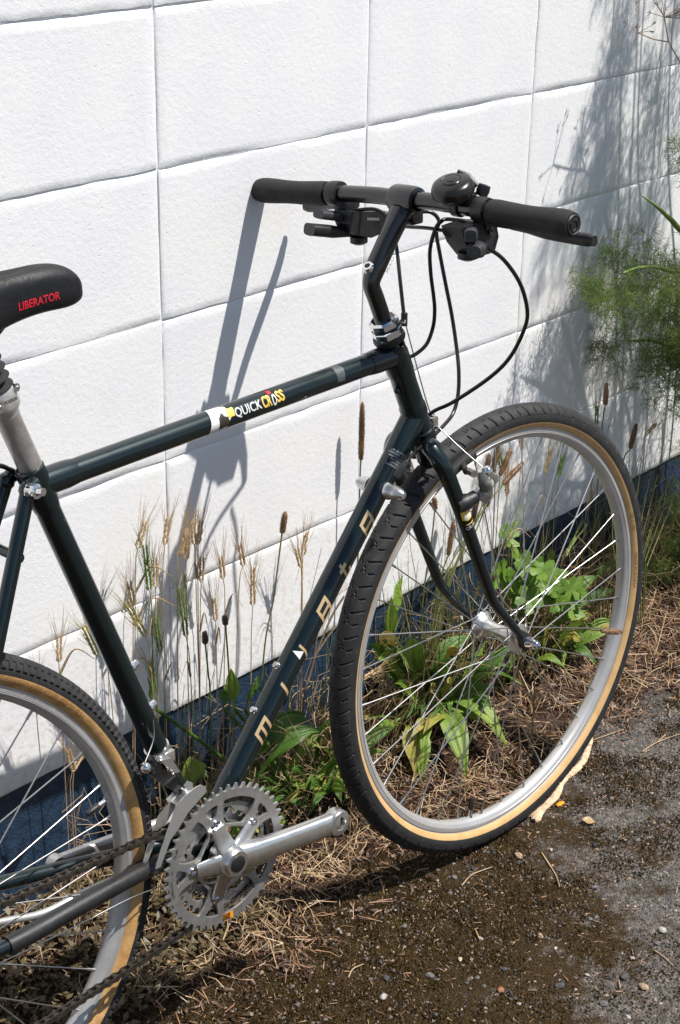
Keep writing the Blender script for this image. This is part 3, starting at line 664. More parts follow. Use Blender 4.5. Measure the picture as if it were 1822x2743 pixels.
decal('sticker', polys_bm([[(-.008, -.011), (.006, -.012), (.010, -.004), (.009, .006), (.003, .012), (-.009, .010)]]), mkf(alf(P(-.1462, .06, .2475))), M['yellow_print'], fork, center=(0, 0))
mkf2, _ = tube_map(P(-.1703, .050, .3122), P(-.1193, .052, .1929), .0125, R_(8))
decal('sticker', polys_bm([[(-.002, -.008), (.004, -.009), (.005, .001), (.001, .008), (-.002, .004)]]), mkf2(alf(P(-.1462, .06, .2475)) + .002), M['white_print'], fork, center=(0, 0))
decal('sticker', polys_bm([[(-.0015, -.003), (.0015, -.003), (.0015, .002), (-.0015, .002)]]), mkf2(alf(P(-.1462, .06, .2475)) - .006, .004), M['red_print'], fork, center=(0, 0))
decal('sticker', polys_bm([[(-.0008, -.011), (.0016, -.006), (.0016, .006), (-.0008, .011), (-.0002, 0)]]), mkf(alf(P(-.1462, .06, .2475)) + .0155), M['yellow_print'], fork, center=(0, 0))
decal('lettering', flat_text('CR-MO', .0072), mkf(alf(P(-.1462, .06, .2475)) + .0215, 0, R_(-90) if False else R_(90)), M['white_print'], fork)
b = MB(); hg = P(-.1425, 0, .3715); b.lathe(hg + Vector((0, .006, 0)), (0, -1, 0), [(0, 0), (.0085, 0), (.0085, .004), (.0055, .005), (.0055, .012), (0, .013)], 14); b.box(hg + Vector((.002, 0, -.008)), .010, .010, .016, bev=.002); b.build('straddle_hanger', M['chrome'], fork)
for s in (1, -1): cable([(-.1425, .0, .366), (-.141, s * .015, .3585), (-.131, s * .04, .336), (-.116, s * .071, .308)], .0009, 'straddle_wire', 'steel', fork)

# --- wheels
def tyre_mesh(name, seed, front):
    if front: per, sub = 60, 28
    else: per, sub = 208, 8
    nt = per * sub; C, RS = RT - .0190, .0190
    phs = np.radians(np.concatenate([np.linspace(-142, -78, 9), np.linspace(-74, 74, 33 if front else 31), np.linspace(78, 142, 9)]))
    k = np.arange(nt); th = 2 * np.pi * k / nt; fr_ = (k % sub) / sub; idx = k // sub
    TH, PH = np.meshgrid(th, phs, indexing='ij'); deg = np.degrees(PH); FRA = np.repeat(fr_[:, None], len(phs), 1); ID = np.repeat(idx[:, None], len(phs), 1)
    h = np.zeros_like(TH)
    if front:
        ad = np.abs(deg); ad = ad; sh = .35 * (deg > 0)
        f1 = (FRA * 1.0 + (ID % 2) * 0 + ad / 74 * .28 + sh) % 1.0
        h -= .0020 * ((f1 < .075) & (ad > 20) & (ad < 76)); f2 = (f1 + .5) % 1.0
        h -= .0020 * ((f2 < .075) & (ad > 40) & (ad < 64)); h -= .0016 * ((np.abs(f1 - .30 - .10 * np.sin(ad / 3.2)) < .035) & (ad < 24) & (ad > 3))
        h += .0006 * (ad < 74)
    else:
        ad = np.abs(deg); on = ((FRA < .56) & (ad > 48) & (ad < 74)); h += .0022 * on
        f2 = (FRA + .5) % 1.0; h += .0018 * ((f2 < .6) & (ad > 18) & (ad < 44)); f3 = (FRA + .2) % 1.0; h += .0016 * ((f3 < .62) & (ad < 15)); h -= .0008
    r = RS + h
    rad = C + r * np.cos(PH); ax = r * np.sin(PH)
    V = np.stack([rad * np.cos(TH), ax, rad * np.sin(TH)], -1); npf = len(phs)
    i = np.arange(nt)[:, None]; j = np.arange(npf - 1)[None]; i2 = (i + 1) % nt
    F = np.stack([i * npf + j, i * npf + j + 1, i2 * npf + j + 1, i2 * npf + j], -1).reshape(-1, 4)
    me = np_mesh(name, V.reshape(-1, 3), F, M['tread'], True); me.materials.append(M['tan_front' if front else 'tan'])
    mid = np.degrees((phs[:-1] + phs[1:]) / 2); lim = 107 if front else 97
    me.polygons.foreach_set('material_index', np.tile((np.abs(mid) > lim).astype(np.int32), nt)); me.set_sharp_from_angle(angle=R_(32)); me.update(); return me
RIMP = [(.3135, .0113), (.3131, .0104), (.3119, .0104), (.3115, .0113)][::-1] * 0 + [(.3175, .0112), (.3185, .0104), (.3165, .0092), (.309, .0085), (.309, -.0085), (.3165, -.0092), (.3185, -.0104), (.3175, -.0112), (.3150, -.0113), (.3146, -.0103), (.3134, -.0103), (.3130, -.0113), (.3085, -.0113), (.3078, -.0104), (.3070, -.0113), (.3060, -.0104), (.3030, -.0096), (.2995, -.0062), (.2985, -.0030), (.2982, 0), (.2985, .0030), (.2995, .0062), (.3030, .0096), (.3060, .0104), (.3085, .0113)]
rim_me = MB().lathe((0, 0, 0), (0, 1, 0), RIMP, 180, closed=True).mesh('rim', M['rim'], 30)
def spoke_mesh(flange_r, flange_o, sgn, out):
    b = MB(); th = math.radians(60) * sgn
    a = Vector((flange_r * math.cos(th), flange_o + out, flange_r * math.sin(th))); e = Vector((.3005, flange_o * .04, 0)); d = (e - a).normalized()
    b.sweep([a - d * .002, e - d * .012], .00105, 7); b.sweep([e - d * .014, e - d * .004, e], [.0017, .0019, .0022], 8)
    b.ball(a, .0018, 6); return b.mesh('spoke', M['steel'], 60)
def make_wheel(front):
    w = empty('front_wheel' if front else 'rear_wheel', P(0, 0, 0) if front else P(REAR[0], 0, REAR[1]), bike)
    link('tyre', tyre_mesh('tyre', 1, front), w)
    link('rim', rim_me, w)
    hw = .0345; rf = .0195 if front else .0225
    b = MB()
    if front: pr = [(.0, .052), (.0065, .052), (.0085, .046), (.0110, .0445), (.0120, .040), (.0215, .0375), (.0225, .0345), (.0215, .0325), (.0170, .030), (.0125, .022), (.0105, .010)]
    else: pr = [(.0, .062), (.0065, .062), (.0085, .050), (.0120, .046), (.0235, .0375), (.0245, .0345), (.0235, .0325), (.0175, .028), (.0145, .02), (.0135, .010)]
    prof = pr + [(r, -h) for r, h in reversed(pr)]
    b.lathe((0, 0, 0), (0, 1, 0), prof, 36, 0)
    b.build('hub', M['polish'], w, 40)
    b = MB()
    for s in (1, -1):
        b.lathe((0, -s * .052, 0), (0, -s, 0), [(.0085, 0), (.0085, .004), (.0078, .005), (.0074, .017), (.0060, .021), (.0048, .022), (.0045, .018), (0, .018)] if front else [(.006, 0), (.006, .020), (.010, .021), (.010, .028), (0, .029)], 18)
        b.mi = 0
    b.build('axle_nut', M['chrome'], w)
    if front:
        b = MB(); b.lathe((0, -.045, 0), (0, -1, 0), [(.010, 0), (.0125, .001), (.0125, .006), (.010, .007)], 20); b.build('dust_seal', M['rust'], w)
    off = R_(-103.8 if front else 12)
    metas = {}
    for s in (1, -1):
        for g in (1, -1): metas[(s, g)] = spoke_mesh(rf, -s * hw, g, .0015 * g)
    order = [(1, 1), (-1, 1), (1, -1), (-1, -1)]
    for k in range(36):
        o = link('spoke', metas[order[k % 4]], w)
        o.rotation_euler = (0, -(off + R_(5 + 10 * k)), 0)
    b = MB(); c, s_ = math.cos(off), math.sin(off); rp = lambda r: Vector((r * c, 0, r * s_))
    b.sweep([rp(.300), rp(.286)], .0030, 10, mi=0); b.sweep([rp(.299), rp(.2955)], .0048, 6, mi=0); b.sweep([rp(.286), rp(.2845), rp(.269), rp(.2665)], [.0035, .0042, .0038, .0025], 10, mi=1)
    b.build('valve', [M['chrome'], M['black_plastic']], w)
    def sw(mid, size, text):
        C, RS = RT - .0190, .01905
        def fn(x, y):
            ph = R_(121 if front else 109) - y / RS; rad = C + RS * math.cos(ph); t = R_(mid) - x / .325
            return Vector((rad * math.cos(t), -RS * math.sin(ph) - .0003, rad * math.sin(t)))
        decal('lettering', flat_text(text, size), fn, M['tan_text'], w, seg=.005)
    if front: sw(0, .0085, 'MADE IN KOREA'); sw(16, .0085, '700 X 38C')
    else: sw(47, .0100, 'KEEP INFLATED TO 90 P.S.I.')
    return w
make_wheel(True); rw = make_wheel(False)
b = MB()
for i in range(7):
    rr = .026 + .004 * (6 - i) if i else .052; rr = .050 - .0042 * (6 - i) if False else .0285 + .0036 * i
    N = 13 + 2 * i; ring = []
    for k in range(N * 4):
        a = 2 * math.pi * k / (N * 4); r = rr + (.003 if k % 4 in (1, 2) else -.001); ring.append((r * math.cos(a), r * math.sin(a)))
    y = -.052 + .0048 * i
    b.prism(ring, lambda p: Vector((p[0], y, p[1])), lambda p: Vector((p[0], y + .0018, p[1])))
b.build('cassette', M['chain'], rw, 20)

# --- crankset
cs = empty('crankset', P(BB[0], 0, BB[1]), bike)
def ring_curve(name, outer, holes, th, off, mat, bev=.0003):
    cu = bpy.data.curves.new(name, 'CURVE'); cu.dimensions = '2D'; cu.fill_mode = 'BOTH'; cu.extrude = th / 2; cu.bevel_depth = bev; cu.bevel_resolution = 1
    for pl in [outer] + holes:
        sp = cu.splines.new('POLY'); sp.points.add(len(pl) - 1); sp.use_cyclic_u = True
        for q, (x, y) in zip(sp.points, pl): q.co = (x, y, 0, 1)
    o = bpy.data.objects.new(name, cu); col.objects.link(o); dg = bpy.context.evaluated_depsgraph_get()
    me = bpy.data.meshes.new_from_object(o.evaluated_get(dg)); bpy.data.objects.remove(o); bpy.data.curves.remove(cu)
    me.transform(Matrix(((1, 0, 0, 0), (0, 0, -1, -off), (0, 1, 0, 0), (0, 0, 0, 1))))
    me.materials.clear(); me.materials.append(mat); me.name = name
    me.shade_smooth(); me.set_sharp_from_angle(angle=R_(35)); return link(name, me, cs)
def pol(r, a): return (r * math.cos(a), r * math.sin(a))
def teeth(N, rt, rr, skew=0.0):
    o = []
    for k in range(N):
        a = 2 * math.pi * k / N; s = 2 * math.pi / N
        for t, r in ((-.30, rr), (-.17, rr + .35 * (rt - rr)), (-.06, rt), (.06, rt), (.17, rr + .35 * (rt - rr)), (.30, rr)): o.append(pol(r, a + s * t))
    return o
def rounded(poly, rad, k=4):
    out = []; n = len(poly)
    for i in range(n):
        p0, p1, p2 = Vector(poly[i - 1]), Vector(poly[i]), Vector(poly[(i + 1) % n])
        d0 = (p0 - p1); d2 = (p2 - p1); q = min(rad, d0.length * .45, d2.length * .45); a = p1 + d0.normalized() * q; c = p1 + d2.normalized() * q
        for j in range(k + 1):
            t = j / k; v = a * (1 - t) ** 2 + p1 * 2 * t * (1 - t) + c * t * t; out.append((v.x, v.y))
    return out
ARM0 = R_(32)
holes = []
for k in range(5):
    a = ARM0 + k * R_(72)
    tab = [pol(.0815, a + R_(16))] + [pol(.0815, a + R_(16 + 40 * j / 8)) for j in range(1, 8)] + [pol(.0815, a + R_(56)), pol(.068, a + R_(59)), pol(.047, a + R_(56)), pol(.045, a + R_(36)), pol(.047, a + R_(16)), pol(.068, a + R_(13))]
    holes.append(rounded(tab, .007))
    holes.append(rounded([pol(.0805, a - R_(9)), pol(.0815, a), pol(.0805, a + R_(9)), pol(.0635, a + R_(3.5)), pol(.0635, a - R_(3.5))], .004))
    holes.append([pol(.0, 0)] and [(.0548 * math.cos(a) + .0035 * math.cos(t * .5236), .0548 * math.sin(a) + .0035 * math.sin(t * .5236)) for t in range(12)])
hub_hole = []
for k in range(5):
    a = ARM0 + k * R_(72)
    hub_hole += [pol(.043, a - R_(18)), pol(.0445, a - R_(6)), pol(.0445, a + R_(6)), pol(.043, a + R_(18)), pol(.042, a + R_(36))]
ro = ring_curve('chainring', teeth(48, .0992, .0925), holes + [rounded(hub_hole, .002, 2)], .0032, .050, M['ring'])
def annulus(name, N, rt, rr, ri, off, mat):
    cutouts = []
    ring_curve(name, teeth(N, rt, rr), [[pol(ri + (.006 if (k // 3) % 4 == 0 else 0), 2 * math.pi * k / 60) for k in range(60)]], .003, off, mat)
annulus('chainring', 38, .0790, .0722, .060, .0425, M['ring']); annulus('chainring', 28, .0590, .0525, .042, .035, M['ring'])
for k in range(5):
    a = ARM0 + k * R_(72); p2 = pol(.0548, a)
    b = MB(); b.lathe((p2[0], -.0500, p2[1]), (0, -1, 0), [(.0070, -.008), (.0070, .0030), (.0060, .0042), (.0034, .0042), (.0030, .0010), (0, .0010)], 16); b.build('chainring_bolt', M['chrome'], cs)
eye = Vector((-.4125 - BB[0], -.0745, -.1040 - BB[1])); cdir = Vector((eye.x, 0, eye.z)).normalized(); cup = Vector((0, -1, 0))
b = MB()
b.lathe((0, -.040, 0), (0, -1, 0), [(0, 0), (.020, 0), (.0215, .010), (.0205, .026), (.0185, .032), (.0165, .0345), (.0, .0345)], 36)
for k in range(5):
    a = ARM0 + k * R_(72); d = Vector((math.cos(a), 0, math.sin(a)))
    q = catmull([d * .008 + Vector((0, -.060, 0)), d * .018 + Vector((0, -.060, 0)), d * .030 + Vector((0, -.0572, 0)), d * .050 + Vector((0, -.0545, 0))], 4)
    b.sweep(q, [(.0065 - .0034 * i / (len(q) - 1), .0165 - .0060 * i / (len(q) - 1)) for i in range(len(q))], 16, up=(0, -1, 0), power=2.6)
q = catmull([Vector((0, -.060, 0)) + cdir * .008, Vector((0, -.0655, 0)) + cdir * .035, Vector((0, -.069, 0)) + cdir * .08, Vector((0, -.0730, 0)) + cdir * .135, Vector((0, -.0745, 0)) + cdir * .172], 5); n_ = len(q)
b.sweep(q, [(.0122 - .0026 * min(1, i / 12), .0195 - .0042 * min(1, i / 10)) for i in range(n_)], 20, up=(0, -1, 0), power=2.8)
ec = Vector((0, -.0745, 0)) + cdir * .172
b.lathe(ec + Vector((0, .0068, 0)), (0, -1, 0), [(.0, -.003), (.0160, -.003), (.0182, .000), (.0182, .0135), (.0165, .0160), (.0098, .0166), (.0090, .0145), (.0086, .0020), (.0, .0020)], 28)
b.build('crank_arm', M['polish'], cs, 40)
b = MB(); b.lathe(ec + Vector((0, .0040, 0)), (0, -1, 0), [(.0085, 0), (.0085, .0070), (0, .0070)], 20); b.build('pedal_hole_shade', M['dark_print'], cs)  # dark disc stands in for the shade inside the empty pedal hole
b = MB(); b.lathe((0, -.0742, 0), (0, -1, 0), [(.0112, 0), (.0112, .0016), (.0100, .0024), (0, .0024)], 28); b.build('dust_cap', M['black_plastic'], cs)
b = MB(); b.lathe((0, .040, 0), (0, 1, 0), [(0, 0), (.018, 0), (.0195, .010), (.017, .028), (0, .030)], 28)
q = catmull([Vector((0, .058, 0)), Vector((0, .064, 0)) - cdir * .04 , Vector((0, .069, 0)) - cdir * .1, Vector((0, .0715, 0)) - cdir * .17], 5)
b.sweep(q, [(.0075, .0150 - .0035 * i / (len(q) - 1)) for i in range(len(q))], 18, up=(0, 1, 0), power=2.8)
b.lathe(Vector((0, .064, 0)) - cdir * .172, (0, 1, 0), [(.0, 0), (.0120, 0), (.0125, .002), (.0125, .014), (0, .015)], 24)
b.sweep([(0, .05, 0), (0, -.05, 0)], .0085, 14)
b.build('crank_arm', M['alloy'], cs, 40)
def ringmap(a0, r0):
    def fn(x, y): t = a0 - x / r0; r = r0 + y; return Vector((r * math.cos(t), -.0521, r * math.sin(t)))
    return fn
decal('label', polys_bm([bar(-.0125, -.0045, .0, .0045)]), ringmap(R_(262), .0868), M['dark_print'], cs, center=(0, 0), scale=(1, 1))
decal('label', polys_bm([bar(.0, -.0050, .017, .0050)]), (lambda f: lambda x, y: f(-x, y))(ringmap(R_(262), .0868)), M['orange_print'], cs, center=(0, 0))
def ringtext(s, a, sz, m, r0=.0868, flip=False):
    f = ringmap(a, r0)
    decal('lettering', flat_text(s, sz), (lambda x, y: f(x, y) + Vector((0, -.0003, 0))) if not flip else (lambda x, y: f(-x, -y) + Vector((0, -.0003, 0))), M[m], cs, seg=.004)
ringtext('SG', R_(266), .0075, 'dark_print', flip=True); ringtext('SUPERGLIDE', R_(184), .0045, 'dark_print', .0885); ringtext('D-48', R_(152), .006, 'dark_print', .0885); ringtext('SG', R_(168), .0045, 'dark_print', .0885)

# --- chain: every link an object
chain = empty('chain', (0, 0, 0), bike)
def link_mesh(wide):
    b = MB(); p = .0127; hw = .0034 if wide else .0022
    for s in (1, -1):
        poly = []
        for k in range(9): a = R_(90 + 180 * k / 8); poly.append((-p / 2 + .0042 * math.cos(a), .0042 * math.sin(a)))
        poly.append((0, -.0030))
        for k in range(9): a = R_(-90 + 180 * k / 8); poly.append((p / 2 + .0042 * math.cos(a), .0042 * math.sin(a)))
        poly.append((0, .0030))
        y0, y1 = s * hw, s * (hw + .0011)
        b.prism(poly, lambda q: Vector((q[0], y0, q[1])), lambda q: Vector((q[0], y1, q[1])))
    if wide:
        for x in (-p / 2, p / 2): b.sweep([(x, -.0050, 0), (x, .0050, 0)], .0018, 8)
    else:
        for x in (-p / 2, p / 2): b.sweep([(x, -.0022, 0), (x, .0022, 0)], .0037, 10)
    return b.mesh('link', M['chain'], 30)
lm = [link_mesh(True), link_mesh(False)]
rc = .0768; path = []
path += [(REAR[0] + .01, REAR[1] + .040), (-.914, .004), (-.80, -.003), (-.69, -.0095)]
for k in range(0, 19): a = R_(92 - 180 * k / 18); path.append((BB[0] + rc * math.cos(a), BB[1] + rc * math.sin(a)))
path += [(-.639, -.1625), (-.707, -.170), (-.765, -.1745), (-.872, -.181), (-1.0, -.187)]
pv = [Vector((x, 0, z)) for x, z in path]
ls = [0]
for i in range(1, len(pv)): ls.append(ls[-1] + (pv[i] - pv[i - 1]).length)
def at(s):
    i = max(j for j in range(len(ls)) if ls[j] <= s); i = min(i, len(ls) - 2); return pv[i].lerp(pv[i + 1], (s - ls[i]) / (ls[i + 1] - ls[i]))
nl = int(ls[-1] / .0127)
for k in range(nl):
    a, c = at(k * .0127), at((k + 1) * .0127); mid_ = (a + c) / 2; d = (c - a).normalized()
    o = link('link', lm[k % 2], chain); o.location = P(mid_.x, .0432, mid_.z); o.rotation_euler = (0, -math.atan2(d.z, d.x), 0)

# --- front derailleur
fd = empty('front_derailleur', (0, 0, 0), bike)
b = MB(); b.lathe(seat(.062), STD, [(.0143, 0), (.0162, .0), (.0162, .016), (.0143, .016)], 24); b.box(P(-.642, .012, .066), .016, .012, .016, bev=.003); b.build('clamp_band', M['polish'], fd)
b = MB(); b.prism([(-.694, .082), (-.678, .081), (-.654, .056), (-.637, .026), (-.646, .022), (-.668, .045), (-.692, .072)], lambda p: P(p[0], .026, p[1]), lambda p: P(p[0], .040, p[1]))
b.ball(P(-.688, .036, .076), .0065, 12); b.build('linkage', M['black_paint'], fd, 30)
b = MB(); b.prism([(-.676, .086), (-.660, .082), (-.648, .058), (-.662, .062)], lambda p: P(p[0], .028, p[1]), lambda p: P(p[0], .043, p[1])); b.ball(P(-.672, .036, .083), .006, 12); b.build('link_arm', M['polish'], fd, 30)
b = MB(); b.ball(P(-.694, .036, .081), .007, 12); b.build('pivot', M['chrome'], fd)
b = MB(); b.ball(P(-.643, .042, .027), .0055, 10); b.prism([(-.662, .020), (-.640, .030), (-.640, .018), (-.655, .006)], lambda p: P(p[0], .028, p[1]), lambda p: P(p[0], .056, p[1])); b.build('link_arm', M['polish'], fd, 30)
for q in ((-.667, .0435, .070), (-.661, .0435, .064)):
    b = MB(); b.lathe(P(*q), (0, -1, 0), [(.0028, 0), (.0028, .0015), (0, .002)], 10); b.build('limit_screw', M['chrome'], fd)
outer = [(-.6315, .0395), (-.6245, .0340), (-.6240, .0265), (-.634, .0220), (-.655, .0105), (-.672, -.0050), (-.684, -.0135), (-.693, -.028), (-.7025, -.043), (-.7095, -.0425), (-.700, -.022), (-.6885, -.0015), (-.680, .012), (-.6715, .0290), (-.655, .0360), (-.640, .0400)]
b = MB(); b.prism(outer, lambda p: P(p[0], .0590, p[1]), lambda p: P(p[0], .0605, p[1])); b.prism(outer[:13], lambda p: P(p[0] - .002, .0360, p[1] - .003), lambda p: P(p[0] - .002, .0372, p[1] - .003))
b.build('cage', M['alloy'], fd, 30)
cable([(-.6625, .0165, .1253), (-.667, .020, .103), (-.690, .030, .084)], .0007, 'shift_wire', 'steel', fd)
cable([(-1.0, .05, -.058), (-.921, .05, -.065), (-.825, .046, -.073), (-.731, .042, -.079), (-.66, .03, -.10)], .0008, 'shift_wire', 'steel')
b = MB(); b.sweep(catmull([P(-.69, -.03, -.10), P(-.74, -.052, -.112), (P(-.802, -.055, -.113)), P(-.865, -.057, -.095), P(-.99, -.06, -.06)], 5), .0048, 12); b.build('kickstand', M['alloy'], bike)
b = MB(); b.sweep(catmull([P(-1.0, .03, -.04), P(-1.02, .036, -.10), P(-.99, .04, -.16), P(-1.0, .04, -.21)], 4), [(.012, .006)] * 13, 10); b.build('rear_derailleur', M['alloy'], bike)

# --- seat post and saddle
PD = (P(-.803, 0, .531) - P(-.785, 0, .479)).normalized(); pb0 = P(-.785, 0, .479)
b = MB(); b.lathe(pb0 - PD * .02, PD, [(.0, 0), (.0138, 0), (.0138, .088), (.0145, .089), (.0145, .092), (.0150, .094), (.0195, .100), (.0200, .104), (.0200, .122), (.0185, .124), (.0, .124)], 28)
post = b.build('seat_post', M['post'], bike)
fn_ = Vector((0, -1, 0)); fu = PD.cross(fn_).normalized()
for q in (pb0 + PD * .098 + fu * .015 + fn_ * .011, pb0 + PD * .090 - fu * .013 + fn_ * .015):
    b = MB(); b.lathe(q, fn_ + fu * (.4 if (q - pb0).dot(fu) > 0 else -.3), [(.0045, -.002), (.0052, .004), (.0045, .0055), (.0022, .0055), (.002, .003), (0, .003)], 14); b.build('pinch_bolt', M['chrome'], post)
decal('lettering', flat_text('MODERNE', .0055), (lambda x, y: pb0 + PD * (.092 + y * 1 - .25 * x) + (fn_ * math.cos(x / .0201) - fu * math.sin(x / .0201) * -1) * .0203), M['dark_print'], post, seg=.003)
b = MB(); prof = []
for k in range(0, 45):
    h = .104 + k * .0018; prof.append((.0168 + .0042 * math.cos(2 * math.pi * k / 6), h))
b.lathe(pb0 - PD * .0, PD, [(.0, .100)] + prof + [(.0, prof[-1][1])], 26); b.build('rubber_boot', M['grip'], post, 180)
b = MB(); b.sweep([pb0 + PD * .175, pb0 + PD * .205], .0125, 18); b.box(pb0 + PD * .205, .045, .045, .022, bev=.004)
for s in (1, -1): b.sweep(catmull([P(-.80, s * .010, .650), P(-.82, s * .018, .640), P(-.85, s * .021, .628), P(-.93, s * .035, .66)], 5), .0035, 10)
b.build('saddle_rail', M['grip'], bike)
def make_saddle():
    st = [(-.7005, .003, .662, .656), (-.7025, .010, .672, .652), (-.707, .0145, .680, .650), (-.715, .0185, .6875, .6475), (-.727, .0205, .6935, .646), (-.745, .0215, .6965, .647), (-.765, .0220, .6970, .647), (-.785, .0230, .6975, .645), (-.805, .0255, .6980, .642), (-.83, .0310, .6985, .636), (-.855, .042, .699, .630), (-.885, .058, .7005, .626), (-.915, .071, .703, .628), (-.945, .077, .706, .634), (-.965, .072, .706, .645), (-.978, .055, .703, .660), (-.982, .02, .698, .672)]
    n = 32; vs = []; fs = []
    for x, w, zt, zb in st:
        for j in range(n):
            a = 2 * math.pi * j / n; c, s = math.cos(a), math.sin(a)
            if s >= 0: yy = w * math.copysign(abs(c) ** .85, c); zz = (zt + zb) / 2 + .004 + (zt - (zt + zb) / 2 - .004) * s ** .75
            else: yy = w * math.copysign(abs(c) ** .5, c) * 1.04; zz = (zt + zb) / 2 + .004 - ((zt + zb) / 2 + .004 - zb) * (-s) ** .6
            if s > 0 and abs(c) < .42 and x < -.765: zz -= .0065 * (1 - abs(c) / .42) ** .6 * min(1, (-.765 - x) / .012)
            vs.append(P(x, yy, zz))
    for i in range(len(st) - 1):
        for j in range(n): fs.append((i * n + j, i * n + (j + 1) % n, (i + 1) * n + (j + 1) % n, (i + 1) * n + j))
    fs.append(tuple(range(n))); fs.append(tuple(reversed(range((len(st) - 1) * n, len(st) * n))))
    b = MB(); b.add(vs, fs); o = b.build('saddle', M['saddle'], bike, 60)
    md = o.modifiers.new('s', 'SUBSURF'); md.levels = 1; md.render_levels = 2
    return o, vs, st
sad, _, _st = make_saddle()
# lettering is laid on the saddle's side by looking up its surface
dg = bpy.context.evaluated_depsgraph_get(); dg.update()
_sm = bpy.data.meshes.new_from_object(sad.evaluated_get(dg)); _sb = bmesh.new(); _sb.from_mesh(_sm)
from mathutils.bvhtree import BVHTree
_bv = BVHTree.FromBMesh(_sb)
def sad_map(x, y):
    px = -.7675 + x; pz = .6645 + y + .030 * x
    h = _bv.ray_cast(Vector((px, -.2, pz + RT)), Vector((0, 1, 0)))
    return (h[0] + Vector((0, -.0006, 0))) if h[0] is not None else Vector((px, -.0232, pz + RT))
decal('lettering', flat_text('LIBERATOR', .0118, .028), sad_map, M['red_print'], bike, scale=(.90, 1.0), seg=.003)
_sb.free()
b = MB(); b.sweep([P(-.80, 0, .6925), P(-.93, 0, .697)], [(.0012, .010), (.0012, .018)], 10, up=(0, 0, 1)); b.build('saddle_groove_strip', M['grip'], bike)
# ---------------------------------------------------------------- plants along the wall
def tri_tube(V, F, a, b, r0, r1):
    """three-sided tapered thread from a to b appended to numpy lists"""
    d = b - a; L = np.linalg.norm(d)
    if L < 1e-6: return
    d = d / L; u = np.cross(d, (0.3, 0.7, 0.64)); u /= (np.linalg.norm(u) + 1e-9); w = np.cross(d, u); o = len(V)
    for c, r in ((a, r0), (b, r1)):
        for k in range(3):
            t = 2.0944 * k; V.append(c + u * (r * math.cos(t)) + w * (r * math.sin(t)))
    for k in range(3): F.append((o + k, o + (k + 1) % 3, o + 3 + (k + 1) % 3, o + 3 + k))
def thread_mesh(name, segs, mat):
    V, F = [], []
    for a, b, r0, r1 in segs: tri_tube(V, F, np.array(a, float), np.array(b, float), r0, r1)
    return np_mesh(name, V, F, mat, True)
def rv(s=1.0): return np.array([rng.gauss(0, s), rng.gauss(0, s), rng.gauss(0, s)])

